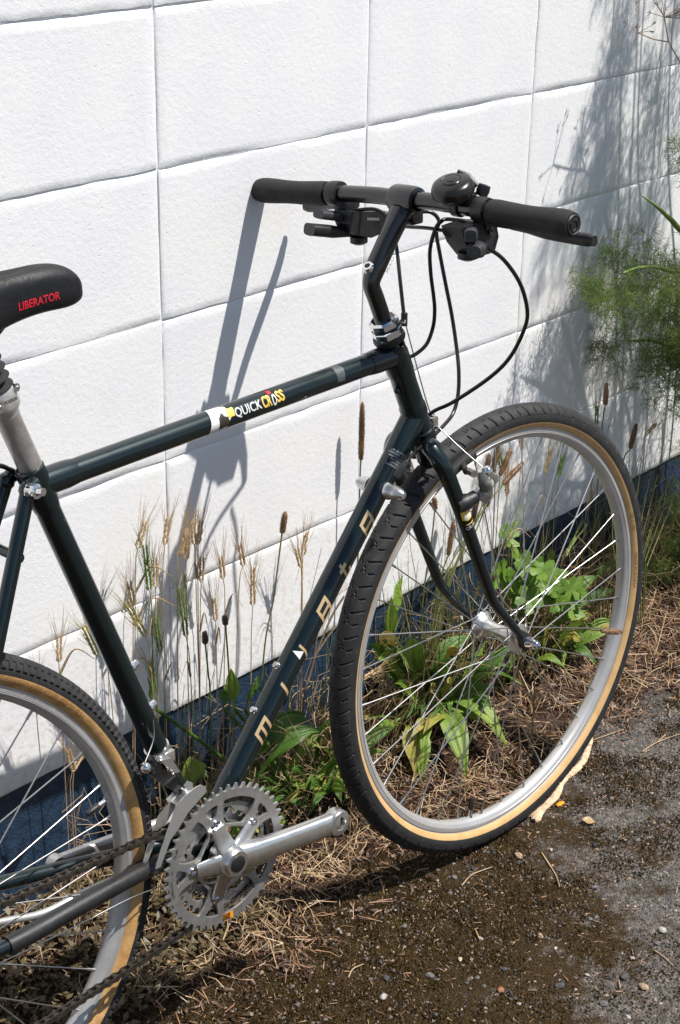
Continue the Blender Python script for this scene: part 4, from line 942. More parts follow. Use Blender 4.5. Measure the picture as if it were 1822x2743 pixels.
BARLEY = [((-0.091, -0.05, 0.575), (-0.1, -0.05, 0.555), (-0.112, -0.05, 0.437), 0), ((-0.095, -0.06, 0.555), (-0.089, -0.06, 0.49), (-0.085, -0.06, 0.361), 1), ((-0.078, -0.06, 0.531), (-0.078, -0.06, 0.492), (-0.081, -0.06, 0.405), 0), ((-0.046, -0.05, 0.565), (-0.051, -0.05, 0.544), (-0.061, -0.05, 0.394), 0), ((-0.016, -0.05, 0.536), (-0.023, -0.05, 0.518), (-0.035, -0.05, 0.452), 0), ((0.012, -0.04, 0.535), (0.013, -0.04, 0.519), (0.016, -0.04, 0.43), 0), ((0.025, -0.04, 0.54), (0.021, -0.04, 0.515), (0.017, -0.04, 0.418), 0), ((-0.154, -0.09, 0.503), (-0.125, -0.09, 0.445), (-0.11, -0.09, 0.338), 2), ((-0.05, -0.08, 0.478), (-0.042, -0.08, 0.407), (-0.03, -0.08, 0.285), 1), ((0.026, -0.04, 0.468), (0.025, -0.04, 0.455), (0.018, -0.04, 0.311), 0), ((0.066, -0.04, 0.467), (0.069, -0.04, 0.444), (0.073, -0.04, 0.337), 0), ((0.105, -0.04, 0.474), (0.109, -0.04, 0.452), (0.091, -0.04, 0.354), 0), ((0.119, -0.05, 0.443), (0.119, -0.05, 0.386), (0.112, -0.05, 0.251), 0), ((0.041, -0.05, 0.415), (0.043, -0.05, 0.389), (0.044, -0.05, 0.316), 0), ((-0.088, -0.07, 0.446), (-0.082, -0.07, 0.395), (-0.073, -0.07, 0.3), 1), ((0.226, -0.04, 0.43), (0.233, -0.04, 0.405), (0.236, -0.04, 0.348), 0), ((0.24, -0.04, 0.438), (0.237, -0.04, 0.423), (0.236, -0.04, 0.348), 0), ((-0.106, -0.04, 0.488), (-0.102, -0.04, 0.467), (-0.106, -0.04, 0.408), 0), ((-0.109, -0.08, 0.391), (-0.103, -0.08, 0.345), (-0.096, -0.08, 0.312), 1), ((-0.009, -0.05, 0.53), (-0.012, -0.05, 0.507), (-0.014, -0.05, 0.422), 0), ((0.852, -0.06, 0.42), (0.84, -0.06, 0.386), (0.849, -0.06, 0.258), 0), ((0.859, -0.08, 0.395), (0.856, -0.08, 0.379), (0.847, -0.08, 0.235), 1), ((0.723, -0.06, 0.43), (0.731, -0.06, 0.374), (0.711, -0.06, 0.275), 0), ((0.701, -0.06, 0.458), (0.71, -0.06, 0.431), (0.702, -0.06, 0.364), 1), ((0.86, -0.12, 0.265), (0.835, -0.12, 0.244), (0.816, -0.12, 0.215), 1), ((0.706, -0.1, 0.344), (0.681, -0.1, 0.322), (0.67, -0.1, 0.289), 1), ((1.001, -0.06, 0.296), (0.986, -0.06, 0.264), (0.983, -0.06, 0.166), 0), ((0.993, -0.06, 0.452), (0.994, -0.06, 0.436), (1.004, -0.06, 0.358), 1), ((0.772, -0.05, 0.471), (0.78, -0.05, 0.444), (0.778, -0.05, 0.336), 0), ((1.168, -0.08, 0.392), (1.134, -0.08, 0.38), (1.128, -0.08, 0.296), 0), ((0.216, -0.22, 0.306), (0.178, -0.22, 0.305), (0.157, -0.22, 0.272), 0), ((-0.235, -0.1, 0.503), (-0.217, -0.1, 0.456), (-0.183, -0.1, 0.357), 2), ((-0.256, -0.08, 0.31), (-0.251, -0.08, 0.283), (-0.258, -0.08, 0.19), 0), ((-0.242, -0.08, 0.295), (-0.254, -0.08, 0.283), (-0.263, -0.08, 0.207), 0), ((-0.226, -0.03, 0.436), (-0.227, -0.03, 0.423), (-0.228, -0.03, 0.386), 0)]
HEADS = [((0.167, -0.07, 0.53), (0.16, -0.07, 0.497), (0.142, -0.07, 0.394), (0.121, -0.07, 0.298)), ((-0.007, -0.08, 0.402), (-0.006, -0.08, 0.382), (-0.001, -0.08, 0.328), (0.002, -0.08, 0.286)), ((0.032, -0.08, 0.413), (0.034, -0.08, 0.397), (0.039, -0.08, 0.33), (0.04, -0.08, 0.282)), ((0.377, -0.03, 0.635), (0.377, -0.03, 0.537), (0.376, -0.03, 0.514), (0.376, -0.03, 0.4)), ((0.658, -0.07, 0.479), (0.647, -0.07, 0.427), (0.616, -0.07, 0.353), (0.54, -0.07, 0.26)), ((0.668, -0.08, 0.496), (0.656, -0.08, 0.445), (0.618, -0.08, 0.369), (0.543, -0.08, 0.262)), ((0.692, -0.09, 0.484), (0.664, -0.09, 0.443), (0.608, -0.09, 0.387), (0.534, -0.09, 0.269)), ((0.702, -0.11, 0.462), (0.646, -0.11, 0.438), (0.586, -0.11, 0.398), (0.512, -0.11, 0.284)), ((0.653, -0.08, 0.408), (0.643, -0.08, 0.389), (0.605, -0.08, 0.332), (0.535, -0.08, 0.265)), ((0.615, -0.08, 0.407), (0.609, -0.08, 0.371), (0.579, -0.08, 0.314), (0.527, -0.08, 0.268)), ((0.544, -0.09, 0.397), (0.534, -0.09, 0.338), (0.513, -0.09, 0.299), (0.505, -0.09, 0.247)), ((0.984, -0.08, 0.525), (0.986, -0.08, 0.481), (0.983, -0.08, 0.431), (0.986, -0.08, 0.279)), ((1.034, -0.12, 0.443), (1.02, -0.12, 0.397), (1.0, -0.12, 0.371), (0.998, -0.12, 0.228)), ((0.515, -0.07, 0.443), (0.518, -0.07, 0.42), (0.513, -0.07, 0.368), (0.497, -0.07, 0.259)), ((0.617,-0.385,0.274),(0.583,-0.365,0.283),(0.577,-0.32,0.269),(0.60,-0.24,0.20))]
CULMS = [((0.381, -0.07, 0.376), (0.363, -0.1, 0.234)), ((0.452, -0.07, 0.351), (0.409, -0.1, 0.232)), ((0.48, -0.07, 0.342), (0.419, -0.1, 0.191)), ((0.52, -0.07, 0.323), (0.434, -0.1, 0.179)), ((0.543, -0.07, 0.309), (0.448, -0.1, 0.179)), ((0.579, -0.07, 0.291), (0.465, -0.1, 0.156)), ((0.6, -0.07, 0.273), (0.479, -0.1, 0.166)), ((0.617, -0.07, 0.25), (0.487, -0.1, 0.152)), ((0.507, -0.07, 0.285), (0.447, -0.1, 0.195)), ((0.562, -0.07, 0.259), (0.464, -0.1, 0.172))]
LEAVES = [('A', (0.504, -0.1, 0.069), (0.423, -0.237, 0.021), 0.045, 0, 0.05), ('A', (0.504, -0.1, 0.077), (0.526, -0.245, 0.034), 0.045, 0, 0.05), ('A', (0.506, -0.1, 0.1), (0.704, -0.15, 0.038), 0.024, 1, 0.04), ('A', (0.401, -0.12, 0.084), (0.368, -0.179, 0.012), 0.04, 2, 0.03), ('A', (0.435, -0.12, 0.069), (0.37, -0.187, 0.015), 0.035, 0, 0.03), ('A', (0.325, -0.1, 0.149), (0.41, -0.04, 0.031), 0.025, 2, 0.03), ('A', (0.346, -0.1, 0.14), (0.385, -0.08, 0.02), 0.034, 0, 0.03), ('A', (0.415, -0.07, 0.239), (0.464, -0.05, 0.312), 0.032, 0, 0.0), ('A', (0.407, -0.08, 0.204), (0.392, -0.09, 0.313), 0.024, 0, 0.0), ('A', (0.347, -0.1, 0.298), (0.357, -0.13, 0.25), 0.03, 3, 0.03), ('A', (0.464, -0.1, 0.158), (0.572, -0.12, 0.18), 0.03, 1, 0.03), ('A', (0.479, -0.1, 0.158), (0.496, -0.15, 0.172), 0.022, 0, 0.02), ('A', (0.5, -0.12, 0.166), (0.511, -0.14, 0.185), 0.02, 3, 0.01), ('A', (0.513, -0.14, 0.184), (0.503, -0.16, 0.164), 0.026, 3, 0.02), ('A', (0.661, -0.1, 0.092), (0.694, -0.126, 0.028), 0.024, 1, 0.03), ('A', (0.466, -0.1, 0.13), (0.399, -0.12, 0.243), 0.03, 0, 0.02), ('A', (0.436, -0.1, 0.134), (0.339, -0.12, 0.267), 0.03, 1, 0.02), ('A', (0.422, -0.1, 0.135), (0.306, -0.14, 0.252), 0.032, 0, 0.03), ('A', (0.41, -0.1, 0.14), (0.305, -0.12, 0.271), 0.028, 1, 0.02), ('A', (0.467, -0.1, 0.122), (0.336, -0.15, 0.26), 0.03, 0, 0.02), ('A', (0.482, -0.1, 0.118), (0.447, -0.1, 0.206), 0.03, 1, 0.02), ('A', (0.452, -0.1, 0.122), (0.428, -0.14, 0.214), 0.026, 0, 0.02), ('A', (0.43, -0.1, 0.124), (0.495, 0.049, 0.063), 0.028, 1, 0.03), ('A', (0.504, -0.1, 0.128), (0.577, -0.08, 0.147), 0.03, 1, 0.02), ('A', (0.443, -0.12, 0.118), (0.503, -0.091, 0.023), 0.02, 0, 0.02), ('A', (0.515, -0.1, 0.073), (0.613, -0.132, 0.036), 0.02, 1, 0.02), ('A', (0.399, -0.1, 0.145), (0.385, -0.09, 0.229), 0.02, 1, 0.01), ('A', (0.483, -0.1, 0.095), (0.435, -0.18, 0.2), 0.03, 1, 0.02), ('B', (0.088, -0.07, 0.131), (0.188, -0.09, 0.184), 0.03, 1, 0.03), ('B', (0.088, -0.08, 0.141), (0.179, -0.11, 0.184), 0.035, 1, 0.03), ('B', (0.082, -0.09, 0.143), (0.187, -0.13, 0.169), 0.04, 1, 0.04), ('B', (0.052, -0.1, 0.151), (0.182, -0.01, 0.016), 0.022, 0, 0.02), ('B', (0.098, -0.1, 0.095), (0.258, -0.12, 0.012), 0.03, 0, 0.02), ('B', (0.108, -0.09, 0.108), (0.246, -0.044, 0.027), 0.02, 0, 0.02), ('B', (0.107, -0.1, 0.086), (0.205, -0.075, 0.008), 0.025, 0, 0.015), ('B', (0.194, -0.1, 0.127), (0.292, -0.067, 0.028), 0.03, 0, 0.02), ('B', (0.078, -0.09, 0.15), (0.224, -0.018, 0.047), 0.022, 0, 0.02), ('B', (0.068, -0.09, 0.136), (0.085, -0.12, 0.188), 0.03, 1, 0.02), ('B', (0.07, -0.06, 0.231), (0.072, -0.05, 0.299), 0.026, 0, 0), ('B', (0.056, -0.05, 0.235), (0.072, -0.04, 0.264), 0.024, 1, 0), ('B', (0.091, -0.06, 0.222), (0.125, -0.06, 0.27), 0.02, 1, 0), ('B', (-0.093, -0.07, 0.307), (-0.097, -0.06, 0.355), 0.014, 1, 0), ('C', (-0.046, -0.09, 0.158), (-0.049, -0.09, 0.215), 0.05, 4, 0.0), ('C', (-0.038, -0.08, 0.155), (-0.014, -0.07, 0.185), 0.035, 1, 0.0), ('D', (0.95, -0.1, 0.162), (1.011, -0.12, 0.165), 0.02, 1, 0.02), ('D', (0.846, -0.11, 0.165), (0.935, -0.13, 0.169), 0.03, 1, 0.02), ('D', (0.882, -0.12, 0.134), (0.982, -0.14, 0.124), 0.022, 1, 0.02), ('D', (0.885, -0.06, 0.185), (0.876, -0.06, 0.225), 0.02, 0, 0.0), ('D', (0.777, -0.12, 0.176), (0.902, -0.055, 0.032), 0.025, 0, 0.03), ('D', (0.911, -0.12, 0.104), (1.009, -0.115, 0.035), 0.014, 1, 0.02)]

def curve_pts(p0, p1, foot, k=5):
    return catmull([p0, p1, foot], k)
def barley_ear(base, tip, colr, par):
    base, tip = np.array(base), np.array(tip); ax = tip - base; L = max(.035, np.linalg.norm(ax) * 1.05); ax = ax / np.linalg.norm(ax)
    segs = []; mb = MB(); up = Vector(ax)
    n = max(8, int(L / .0042)); sd = np.cross(ax, (0.2, 1, 0.1)); sd /= np.linalg.norm(sd)
    for i in range(n):
        t = i / n; c = base + ax * (L * t)
        for s in (1, -1):
            o = sd * s + rv(.25); o /= np.linalg.norm(o)
            g0 = c + o * .0012; g1 = c + o * (.0034 * (1 - .5 * t)) + ax * .0085
            mb.sweep([tuple(g0), tuple((g0 + g1) / 2 + o * .0012), tuple(g1)], [.0008, .0018, .0004], 5, False)
            aw = g1 + ax * rng.uniform(.034, .062) * (1 - .25 * t) + o * rng.uniform(.002, .016)
            segs.append((g1, (g1 + aw) / 2 + o * .001,   .00034, .00028)); segs.append(((g1 + aw) / 2 + o * .001, aw, .00028, .00014))
    m = M[('ear_tan', 'ear_green', 'ear_yellow')[colr]]
    e = mb.build('ear', m, par, 60, False)
    link('awns', thread_mesh('awns', segs, m), e)
BL = [('straw coloured barley stalk with bristly ear', 'tan'), ('green barley stalk with bristly ear', 'green'), ('yellow barley stalk with nodding bristly ear', 'yellow')]
def barley(i, tip, base, foot, colr, label):
    b_ = Vector(base); f = Vector(foot); d = f - b_; y = f.y + rng.uniform(-.01, .01)
    fx = b_.x + d.x * 1.15 + rng.uniform(-.012, .012); g = Vector((fx, y, gz(fx, y) - .01))
    mid = b_ + d * .55; mid.z = max(mid.z, g.z + .4 * (b_.z - g.z))
    root = empty('barley_stalk', tuple(g)); tag(root, label, 'barley', 'barley stalks along the foot of the wall')
    def loc(p): return Vector(p) - g
    path = catmull([loc(g), loc(mid), loc(b_)], 6)
    MB().sweep(path, [.0009 - .0003 * k / len(path) for k in range(len(path))], 6, False).build('stem', M['straw'] if colr != 1 else M['culm'], root, 180, False)
    barley_ear(loc(b_), loc(tip), colr, root)
    if rng.random() < .6:
        q = path[len(path) // 2]; a = rng.uniform(-1, 1); e1 = q + Vector((.03 * a, -.01, .035)); e2 = q + Vector((.07 * a, -.018, .012))
        lp = catmull([q, e1, e2], 5)
        MB().sweep(lp, [(.0022 * (1 - .9 * k / len(lp)), .0003) for k in range(len(lp))], 4, False).build('leaf', M['straw'], root, 180, False)
BLAB = ['tall straw coloured barley stalk by the wall, fifth straw coloured one counting from the left', 'tall green barley stalk by the wall, second green one counting from the left', 'tall straw coloured barley stalk by the wall, sixth straw coloured one counting from the left', 'tall straw coloured barley stalk by the wall, seventh straw coloured one counting from the left', 'tall straw coloured barley stalk by the wall, eighth straw coloured one counting from the left', 'tall straw coloured barley stalk by the wall, tenth straw coloured one counting from the left', 'tall straw coloured barley stalk by the wall, eleventh straw coloured one counting from the left', 'tall yellow barley stalk by the wall, second yellow one counting from the left', 'mid-height green barley stalk by the wall, fourth green one counting from the left', 'mid-height straw coloured barley stalk by the wall, twelfth straw coloured one counting from the left', 'mid-height straw coloured barley stalk by the wall, fourteenth straw coloured one counting from the left', 'mid-height straw coloured barley stalk by the wall, fifteenth straw coloured one counting from the left', 'mid-height straw coloured barley stalk by the wall, sixteenth straw coloured one counting from the left', 'mid-height straw coloured barley stalk by the wall, thirteenth straw coloured one counting from the left', 'mid-height green barley stalk by the wall, third green one counting from the left', 'mid-height straw coloured barley stalk by the wall, eighteenth straw coloured one counting from the left', 'mid-height straw coloured barley stalk by the wall, nineteenth straw coloured one counting from the left', 'mid-height straw coloured barley stalk by the wall, fourth straw coloured one counting from the left', 'mid-height green barley stalk by the wall, first green one counting from the left', 'tall straw coloured barley stalk by the wall, ninth straw coloured one counting from the left', 'mid-height straw coloured barley stalk by the wall, twenty-second straw coloured one counting from the left', 'mid-height green barley stalk by the wall, seventh green one counting from the left', 'mid-height straw coloured barley stalk by the wall, twentieth straw coloured one counting from the left', 'mid-height green barley stalk by the wall, fifth green one counting from the left', 'short green barley stalk by the wall, eighth green one counting from the left', 'short green barley stalk by the wall, sixth green one counting from the left', 'short straw coloured barley stalk by the wall, twenty-third straw coloured one counting from the left', 'mid-height green barley stalk by the wall, ninth green one counting from the left', 'mid-height straw coloured barley stalk by the wall, twenty-first straw coloured one counting from the left', 'mid-height straw coloured barley stalk by the wall, twenty-fourth straw coloured one counting from the left', 'short straw coloured barley stalk by the wall, seventeenth straw coloured one counting from the left', 'tall yellow barley stalk by the wall, first yellow one counting from the left', 'short straw coloured barley stalk by the wall, first straw coloured one counting from the left', 'short straw coloured barley stalk by the wall, second straw coloured one counting from the left', 'mid-height straw coloured barley stalk by the wall, third straw coloured one counting from the left']
for i, (t, b0, f0, c0) in enumerate(BARLEY): barley(i, t, b0, f0, c0, BLAB[i])

def seed_head(base, tip, par, mat):
    base, tip = Vector(base), Vector(tip); d = (tip - base); L = d.length; d.normalize(); u = d.orthogonal().normalized(); w = d.cross(u); b = MB()
    prof = [(.0, 0.0), (.0030, .03), (.0040, .15), (.0043, .5), (.0038, .8), (.0024, .95), (0, 1.0)]
    b.lathe(base, d, [(r, t * L) for r, t in prof], 10)
    n = int(L / .0018)
    for i in range(n):
        t = (i + .5) / n; r = float(np.interp(t, [p[1] for p in prof], [p[0] for p in prof]))
        for k in range(7):
            a = 2 * math.pi * (k / 7 + i * .37) + rng.uniform(-.2, .2); o = u * math.cos(a) + w * math.sin(a); c = base + d * (t * L) + o * r; s = rng.uniform(.0009, .0017)
            b.add([c + (u * math.sin(a) - w * math.cos(a)) * s * -.6, c + (u * math.sin(a) - w * math.cos(a)) * s * .6, c + o * s * 1.3 + d * s * .8, c - d * s], [(0, 1, 2), (0, 2, 3), (1, 3, 2)])
    return b.build('seed_head', mat, par, 40, False)

def leaf_mesh(base, tip, w, arch, colr, seed, upright):
    rr = random.Random(seed); B, T = Vector(base), Vector(tip); d = T - B; L = d.length
    c1 = B + d * .35 + Vector((0, 0, arch * 1.1)); c2 = B + d * .75 + Vector((0, 0, arch * 1.0))
    def bez(t): return B * (1 - t) ** 3 + c1 * 3 * t * (1 - t) ** 2 + c2 * 3 * t * t * (1 - t) + T * t ** 3
    n, m = 16, 12; vs = []
    ref = Vector((rr.uniform(-.45, .45), -.85 if upright else -.35, .35 if upright else 1.0)).normalized()
    cup = rr.uniform(.10, .30); tw = rr.uniform(-.35, .35); wav = rr.uniform(0, 6)
    for i in range(n + 1):
        t = i / n; p = bez(t); tg = (bez(min(1, t + .02)) - bez(max(0, t - .02))).normalized()
        nn = (ref - tg * ref.dot(tg)).normalized(); sd = tg.cross(nn); a = tw * t; sd2 = sd * math.cos(a) + nn * math.sin(a); nn2 = nn * math.cos(a) - sd * math.sin(a)
        if t < .22: ww = .16 + .1 * t / .22
        else: u_ = (t - .22) / .78; ww = .26 * (1 - u_) ** 2 + max(0, math.sin(math.pi * min(1, u_ ** .80))) ** 1.15 * .93 + .012
        ww = ww * w * .47
        for j in range(m + 1):
            s = -1 + 2 * j / m
            rdg = .0011 * math.cos(s * math.pi * 3) * min(1, ww / .006)
            vs.append(p + sd2 * (s * ww) + nn2 * (cup * ww * s * s + rdg + .0022 * math.sin(wav + t * 11) * abs(s) ** 2))
    fs = [(i * (m + 1) + j, i * (m + 1) + j + 1, (i + 1) * (m + 1) + j + 1, (i + 1) * (m + 1) + j) for i in range(n) for j in range(m)]
    b = MB(); b.add(vs, fs); return b.mesh('leaf', M['leaf%d' % colr], 180, False)

CL = {'A': ((.50, -.10), 'large ribwort plantain clump with drooping leaves seen through the front wheel'),
      'B': ((.20, -.11), 'ribwort plantain clump behind the down tube above the chainring'),
      'C': ((.07, -.10), 'pale broad leaved weed behind the front derailleur'),
      'D': ((.80, -.12), 'small plantain with dark leaves behind the right side of the front wheel')}
PL = {}
for k, ((x, y), lab) in CL.items():
    r = empty('plantain_plant', (x, y, gz(x, y))); tag(r, lab, 'weed'); PL[k] = r
for i, (k, B, T, w, c, arch) in enumerate(LEAVES):
    r = PL[k]; x, y = r.location.x, r.location.y; up = arch < .015 or T[2] > B[2] + .03
    B2 = Vector(B)
    if B2.z > .13 and not up: B2.z = B2.z * .7 + .3 * gz(x, y)
    root_ = Vector((x + (B2.x - x) * .25 + rng.uniform(-.012, .012), y + rng.uniform(-.012, .012), gz(x, y) + .004))
    me = leaf_mesh(B2, T, w * (.8 if k == 'B' else 1), arch, c, i * 7 + 3, up); o = link('leaf', me, r); me.transform(Matrix.Translation(-r.location))
    if (root_ - B2).length > .03:
        st = MB(); q = catmull([root_ - r.location, (root_ + B2) / 2 + Vector((0, -.004, .012)) - r.location, B2 - r.location], 4); st.sweep(q, [(.0028, .0016)] * len(q), 6, False); st.build('petiole', M['leaf1'], o, 180, False)
# filler leaves low in the clumps
for k, n in (('A', 62), ('B', 34), ('D', 26), ('C', 10)):
    r = PL[k]
    for i in range(n):
        a = rng.uniform(0, 2 * math.pi); L = rng.uniform(.05, .15); up = rng.random() < .5
        B = Vector((rng.gauss(0, .035), rng.gauss(0, .018), .01)); dx, dy = math.cos(a) * L, -abs(math.sin(a)) * L * .6
        T = B + Vector((dx, dy, rng.uniform(.03, .13) if up else rng.uniform(.0, .04)))
        if r.location.y + T.y > -.02: T.y = -.02 - r.location.y
        link('leaf', leaf_mesh(B, T, rng.uniform(.012, .026), .03, rng.choice([0, 1, 1, 0, 0, 2]), 900 + i + hash(k) % 7 * 0, up), r)
# flowering stalks
HL = ['lone plantain stalk with brown head left of the down tube', 'short dark plantain head among the barley', 'thin dark plantain head right of the short dark one', 'long brown plantain head on the wall above the down tube', 'plantain head beside the brake arm, leftmost of the four close together', 'second of the four close plantain heads beside the brake arm', 'third plantain head leaning right beside the brake arm', 'most slanted plantain head right of the brake arm', 'small brown plantain head below the brake arm', 'dark plantain head right beside the fork blade', 'plantain head between the two fork blades', 'plantain head standing above the top of the front tyre', 'tilted plantain head beyond the upper right of the front tyre', 'small plantain head between the down tube and front tyre', 'plantain stalk bent over sideways, its brown head crossing the right rim of the front wheel']
for i, (t, b0, m0, f0) in enumerate(HEADS):
    f = Vector(f0); g = Vector((f.x, f.y, gz(f.x, f.y) - .005))
    if f.z - g.z > .2: g.x += (f.x - m0[0]) * .6
    root = empty('plantain_stalk', tuple(g)); tag(root, HL[i], 'seed stalk', 'plantain seed stalks')
    q = catmull([Vector((0, 0, 0)), f - g, Vector(m0) - g, Vector(b0) - g], 6)
    MB().sweep(q, .0013, 7, False).build('stem', M['culm'], root, 180, False)
    seed_head(Vector(b0) - g, Vector(t) - g, root, M['seed_dark'] if i in (1, 2, 9) else M['seed'])
segs = []
for a, b_ in CULMS:
    a, b_ = np.array(a), np.array(b_); g = b_.copy(); g[2] = gz(g[0], g[1]); g[0] = .5 + (g[0] - .5) * .4; m = (b_ + g) / 2
    segs += [(a, b_, .0010, .0013), (b_, g, .0013, .0013)]
link('stem', thread_mesh('stem', segs, M['culm']), PL['A'])


tg_ = empty('dead_twig', (.215, -.06, gz(.215, -.06))); tag(tg_, 'dead forked woody twig standing between the down tube and the front tyre', 'twig'); segs = []
for pts in [[(0.215,-0.06,0.04),(0.221,-0.06,0.183),(0.234,-0.06,0.221),(0.243,-0.06,0.249),(0.25,-0.06,0.293)],[(0.243,-0.06,0.249),(0.274,-0.06,0.274),(0.293,-0.06,0.286)],[(0.246,-0.06,0.252),(0.281,-0.06,0.307),(0.311,-0.06,0.334)]]:
    q = catmull([Vector(p_) - tg_.location for p_ in pts], 4)
    for a_, b_ in zip(q[:-1], q[1:]): segs.append((np.array(a_), np.array(b_), .0022, .0020))
link('branch', thread_mesh('branch', segs, simple('weathered_wood', (.17, .115, .075), .85, 0, .4, 200, obj=False)), tg_)

# mallow with lobed leaves
def lobed(c, nrm, r, seed, par):
    rr = random.Random(seed); n = nrm.normalized(); u = n.orthogonal().normalized(); w = n.cross(u); vs = [Vector(c)]; K = 40; a0 = rr.uniform(0, 6.28)
    for j in range(K):
        a = 2 * math.pi * j / K; lob = .50 + .50 * abs(math.cos(a * 2.5)) ** .55 + .06 * math.cos(a * 15)
        if abs(a - math.pi) < .25: lob *= .35
        vs.append(Vector(c) + (u * math.cos(a + a0) + w * math.sin(a + a0)) * r * lob * .5 + n * (.10 * r))
    for j in range(K):
        a = 2 * math.pi * j / K; lob = .50 + .50 * abs(math.cos(a * 2.5)) ** .55 + .06 * math.cos(a * 15)
        if abs(a - math.pi) < .25: lob *= .35
        vs.append(Vector(c) + (u * math.cos(a + a0) + w * math.sin(a + a0)) * r * lob + n * (.16 * r + .10 * r * math.cos(a * 5)))
    fs = [(0, 1 + j, 1 + (j + 1) % K) for j in range(K)] + [(1 + j, 1 + K + j, 1 + K + (j + 1) % K, 1 + (j + 1) % K) for j in range(K)]
    b = MB(); b.add(vs, fs); return b.build('leaf', M['mallow'], par, 180, False)
MALLOW = [(0.696, -0.1, 0.28), (0.761, -0.1, 0.24), (0.724, -0.1, 0.256), (0.691, -0.1, 0.244), (0.745, -0.1, 0.219), (0.793, -0.1, 0.187), (0.828, -0.1, 0.165), (0.767, -0.1, 0.181), (0.834, -0.1, 0.148), (0.671, -0.1, 0.231), (0.8, -0.1, 0.205), (0.721, -0.1, 0.204), (0.839, -0.1, 0.185)]
mg = Vector((.76, -.10, gz(.76, -.10))); mal = empty('mallow_plant', tuple(mg)); tag(mal, 'bright green plant with lobed leaves behind the front wheel', 'weed')
for i, c in enumerate(MALLOW + [tuple(np.array(MALLOW[i % 13]) + rv(.022)) for i in range(16)]):
    cc = Vector(c) - mg; cc.y = rng.uniform(-.07, .02)
    lf = lobed(cc, Vector((rng.uniform(-.8, .6), -.65 + rng.uniform(-.5, .5), .7 + rng.uniform(-.4, .2))), rng.uniform(.017, .033), i, mal)
    MB().sweep(catmull([Vector((rng.uniform(-.02, .02), 0, 0)), cc * .6 + Vector((0, .01, .01)), cc], 4), .0011, 5, False).build('petiole', M['culm'], lf, 180, False)

# ---------------------------------------------------------------- fennel at the right
def frond(seed, L=.24, dens=1.0):
    r = np.random.default_rng(seed); segs = []
    def unit(v): return v / (np.linalg.norm(v) + 1e-9)
    def branch(p, d, L, lev):
        n = [7, 4, 3][lev] if lev < 3 else 0
        q = p.copy(); dd = d.copy(); step = L / (n + 1); rad = [.0013, .0008, .00055, .00042][lev]
        if lev == 3:
            e = p + d * L + r.normal(0, .0015, 3); segs.append((p, e, .00068, .00045)); return
        for i in range(n + 1):
            dd = unit(dd + r.normal(0, .07, 3) + np.array([0, 0, -.03 * lev])); e = q + dd * step
            segs.append((q, e, rad * (1 - .5 * i / (n + 1)), rad * (1 - .5 * (i + 1) / (n + 1)))); q = e
            if lev == 0 and i < 1: continue
            for s in (1, -1):
                side = np.cross(dd, r.normal(0, 1, 3)); side = unit(side)
                nd = unit(dd * .6 + side * s * .95 + r.normal(0, .12, 3))
                branch(q, nd, [L * .55, L * .62, L * .66][lev] * (1 - .45 * i / (n + 1)) * r.uniform(.7, 1.15), lev + 1)
    branch(np.zeros(3), np.array([0, 0, 1.0]), L, 0)
    return thread_mesh('frond', segs, M['fennel'])
FR_ = [frond(s) for s in range(4)]
fen_n = [0]
def put_frond(par, p, d, s):
    o = link('frond', FR_[fen_n[0] % 4], par); fen_n[0] += 1
    q = Vector(d).normalized().to_track_quat('Z', 'Y').to_matrix().to_4x4()
    o.matrix_local = Matrix.Translation(Vector(p)) @ q @ Matrix.Rotation(rng.uniform(0, 6.28), 4, 'Z') @ Matrix.Scale(s, 4)
def fennel(name_lab, x, y, stems, group=None, thick=1.0):
    g = Vector((x, y, gz(x, y) - .01)); root = empty('fennel_plant', tuple(g)); tag(root, name_lab, 'fennel', group)
    for pts, fr_specs in stems:
        q = catmull([Vector(p) - g for p in pts], 8); n = len(q)
        MB().sweep(q, [thick * (.0058 - .0040 * k / n) for k in range(n)], 8, False).build('stem', M['fennel_stem'], root, 180, False)
        for (t0, t1, cnt, sz, spread) in fr_specs:
            for k in range(cnt):
                t = t0 + (t1 - t0) * (k + rng.random()) / cnt; i = min(n - 2, int(t * (n - 1))); p = q[i]; tg = (q[i + 1] - q[i]).normalized()
                a = rng.uniform(0, 2 * math.pi); sdv = Vector((math.cos(a) * .9, math.sin(a) * .7 - .1, rng.uniform(-.9, .35)))
                if p.y + g.y + sdv.y * .2 > -.03: sdv.y = -abs(sdv.y)
                put_frond(root, p, tg * (1 - spread) + sdv * spread, sz * rng.uniform(.7, 1.2))
ARCA = [(.924, -.13, .75), (.97, -.13, .75), (1.027, -.13, .74), (1.078, -.13, .723), (1.132, -.13, .701)][::-1]
ARCB = [(.968, -.13, .619), (1.017, -.13, .609), (1.068, -.13, .593), (1.117, -.13, .569), (1.162, -.13, .548)][::-1]
fennel('bushy green fennel with feathery leaves hanging beside the front wheel', 1.42, -.17, [
    ([(1.42, -.17, .03), (1.38, -.16, .35), (1.26, -.14, .62)] + ARCA, [(.35, 1.0, 9, .60, .8)]),
    ([(1.43, -.18, .03), (1.38, -.17, .25), (1.25, -.15, .48)] + ARCB, [(.35, 1.0, 9, .58, .8)]),
    ([(1.45, -.17, .03), (1.42, -.17, .4), (1.33, -.16, .68), (1.22, -.15, .86)], [(.55, 1.0, 4, .62, .75)]),
    ([(1.44, -.19, .03), (1.37, -.20, .3), (1.24, -.20, .56), (1.10, -.18, .68)], [(.4, 1.0, 7, .60, .8)]),
    ([(1.46, -.15, .03), (1.45, -.12, .3), (1.40, -.1, .55)], [(.3, 1.0, 7, .7, .8)]),
])
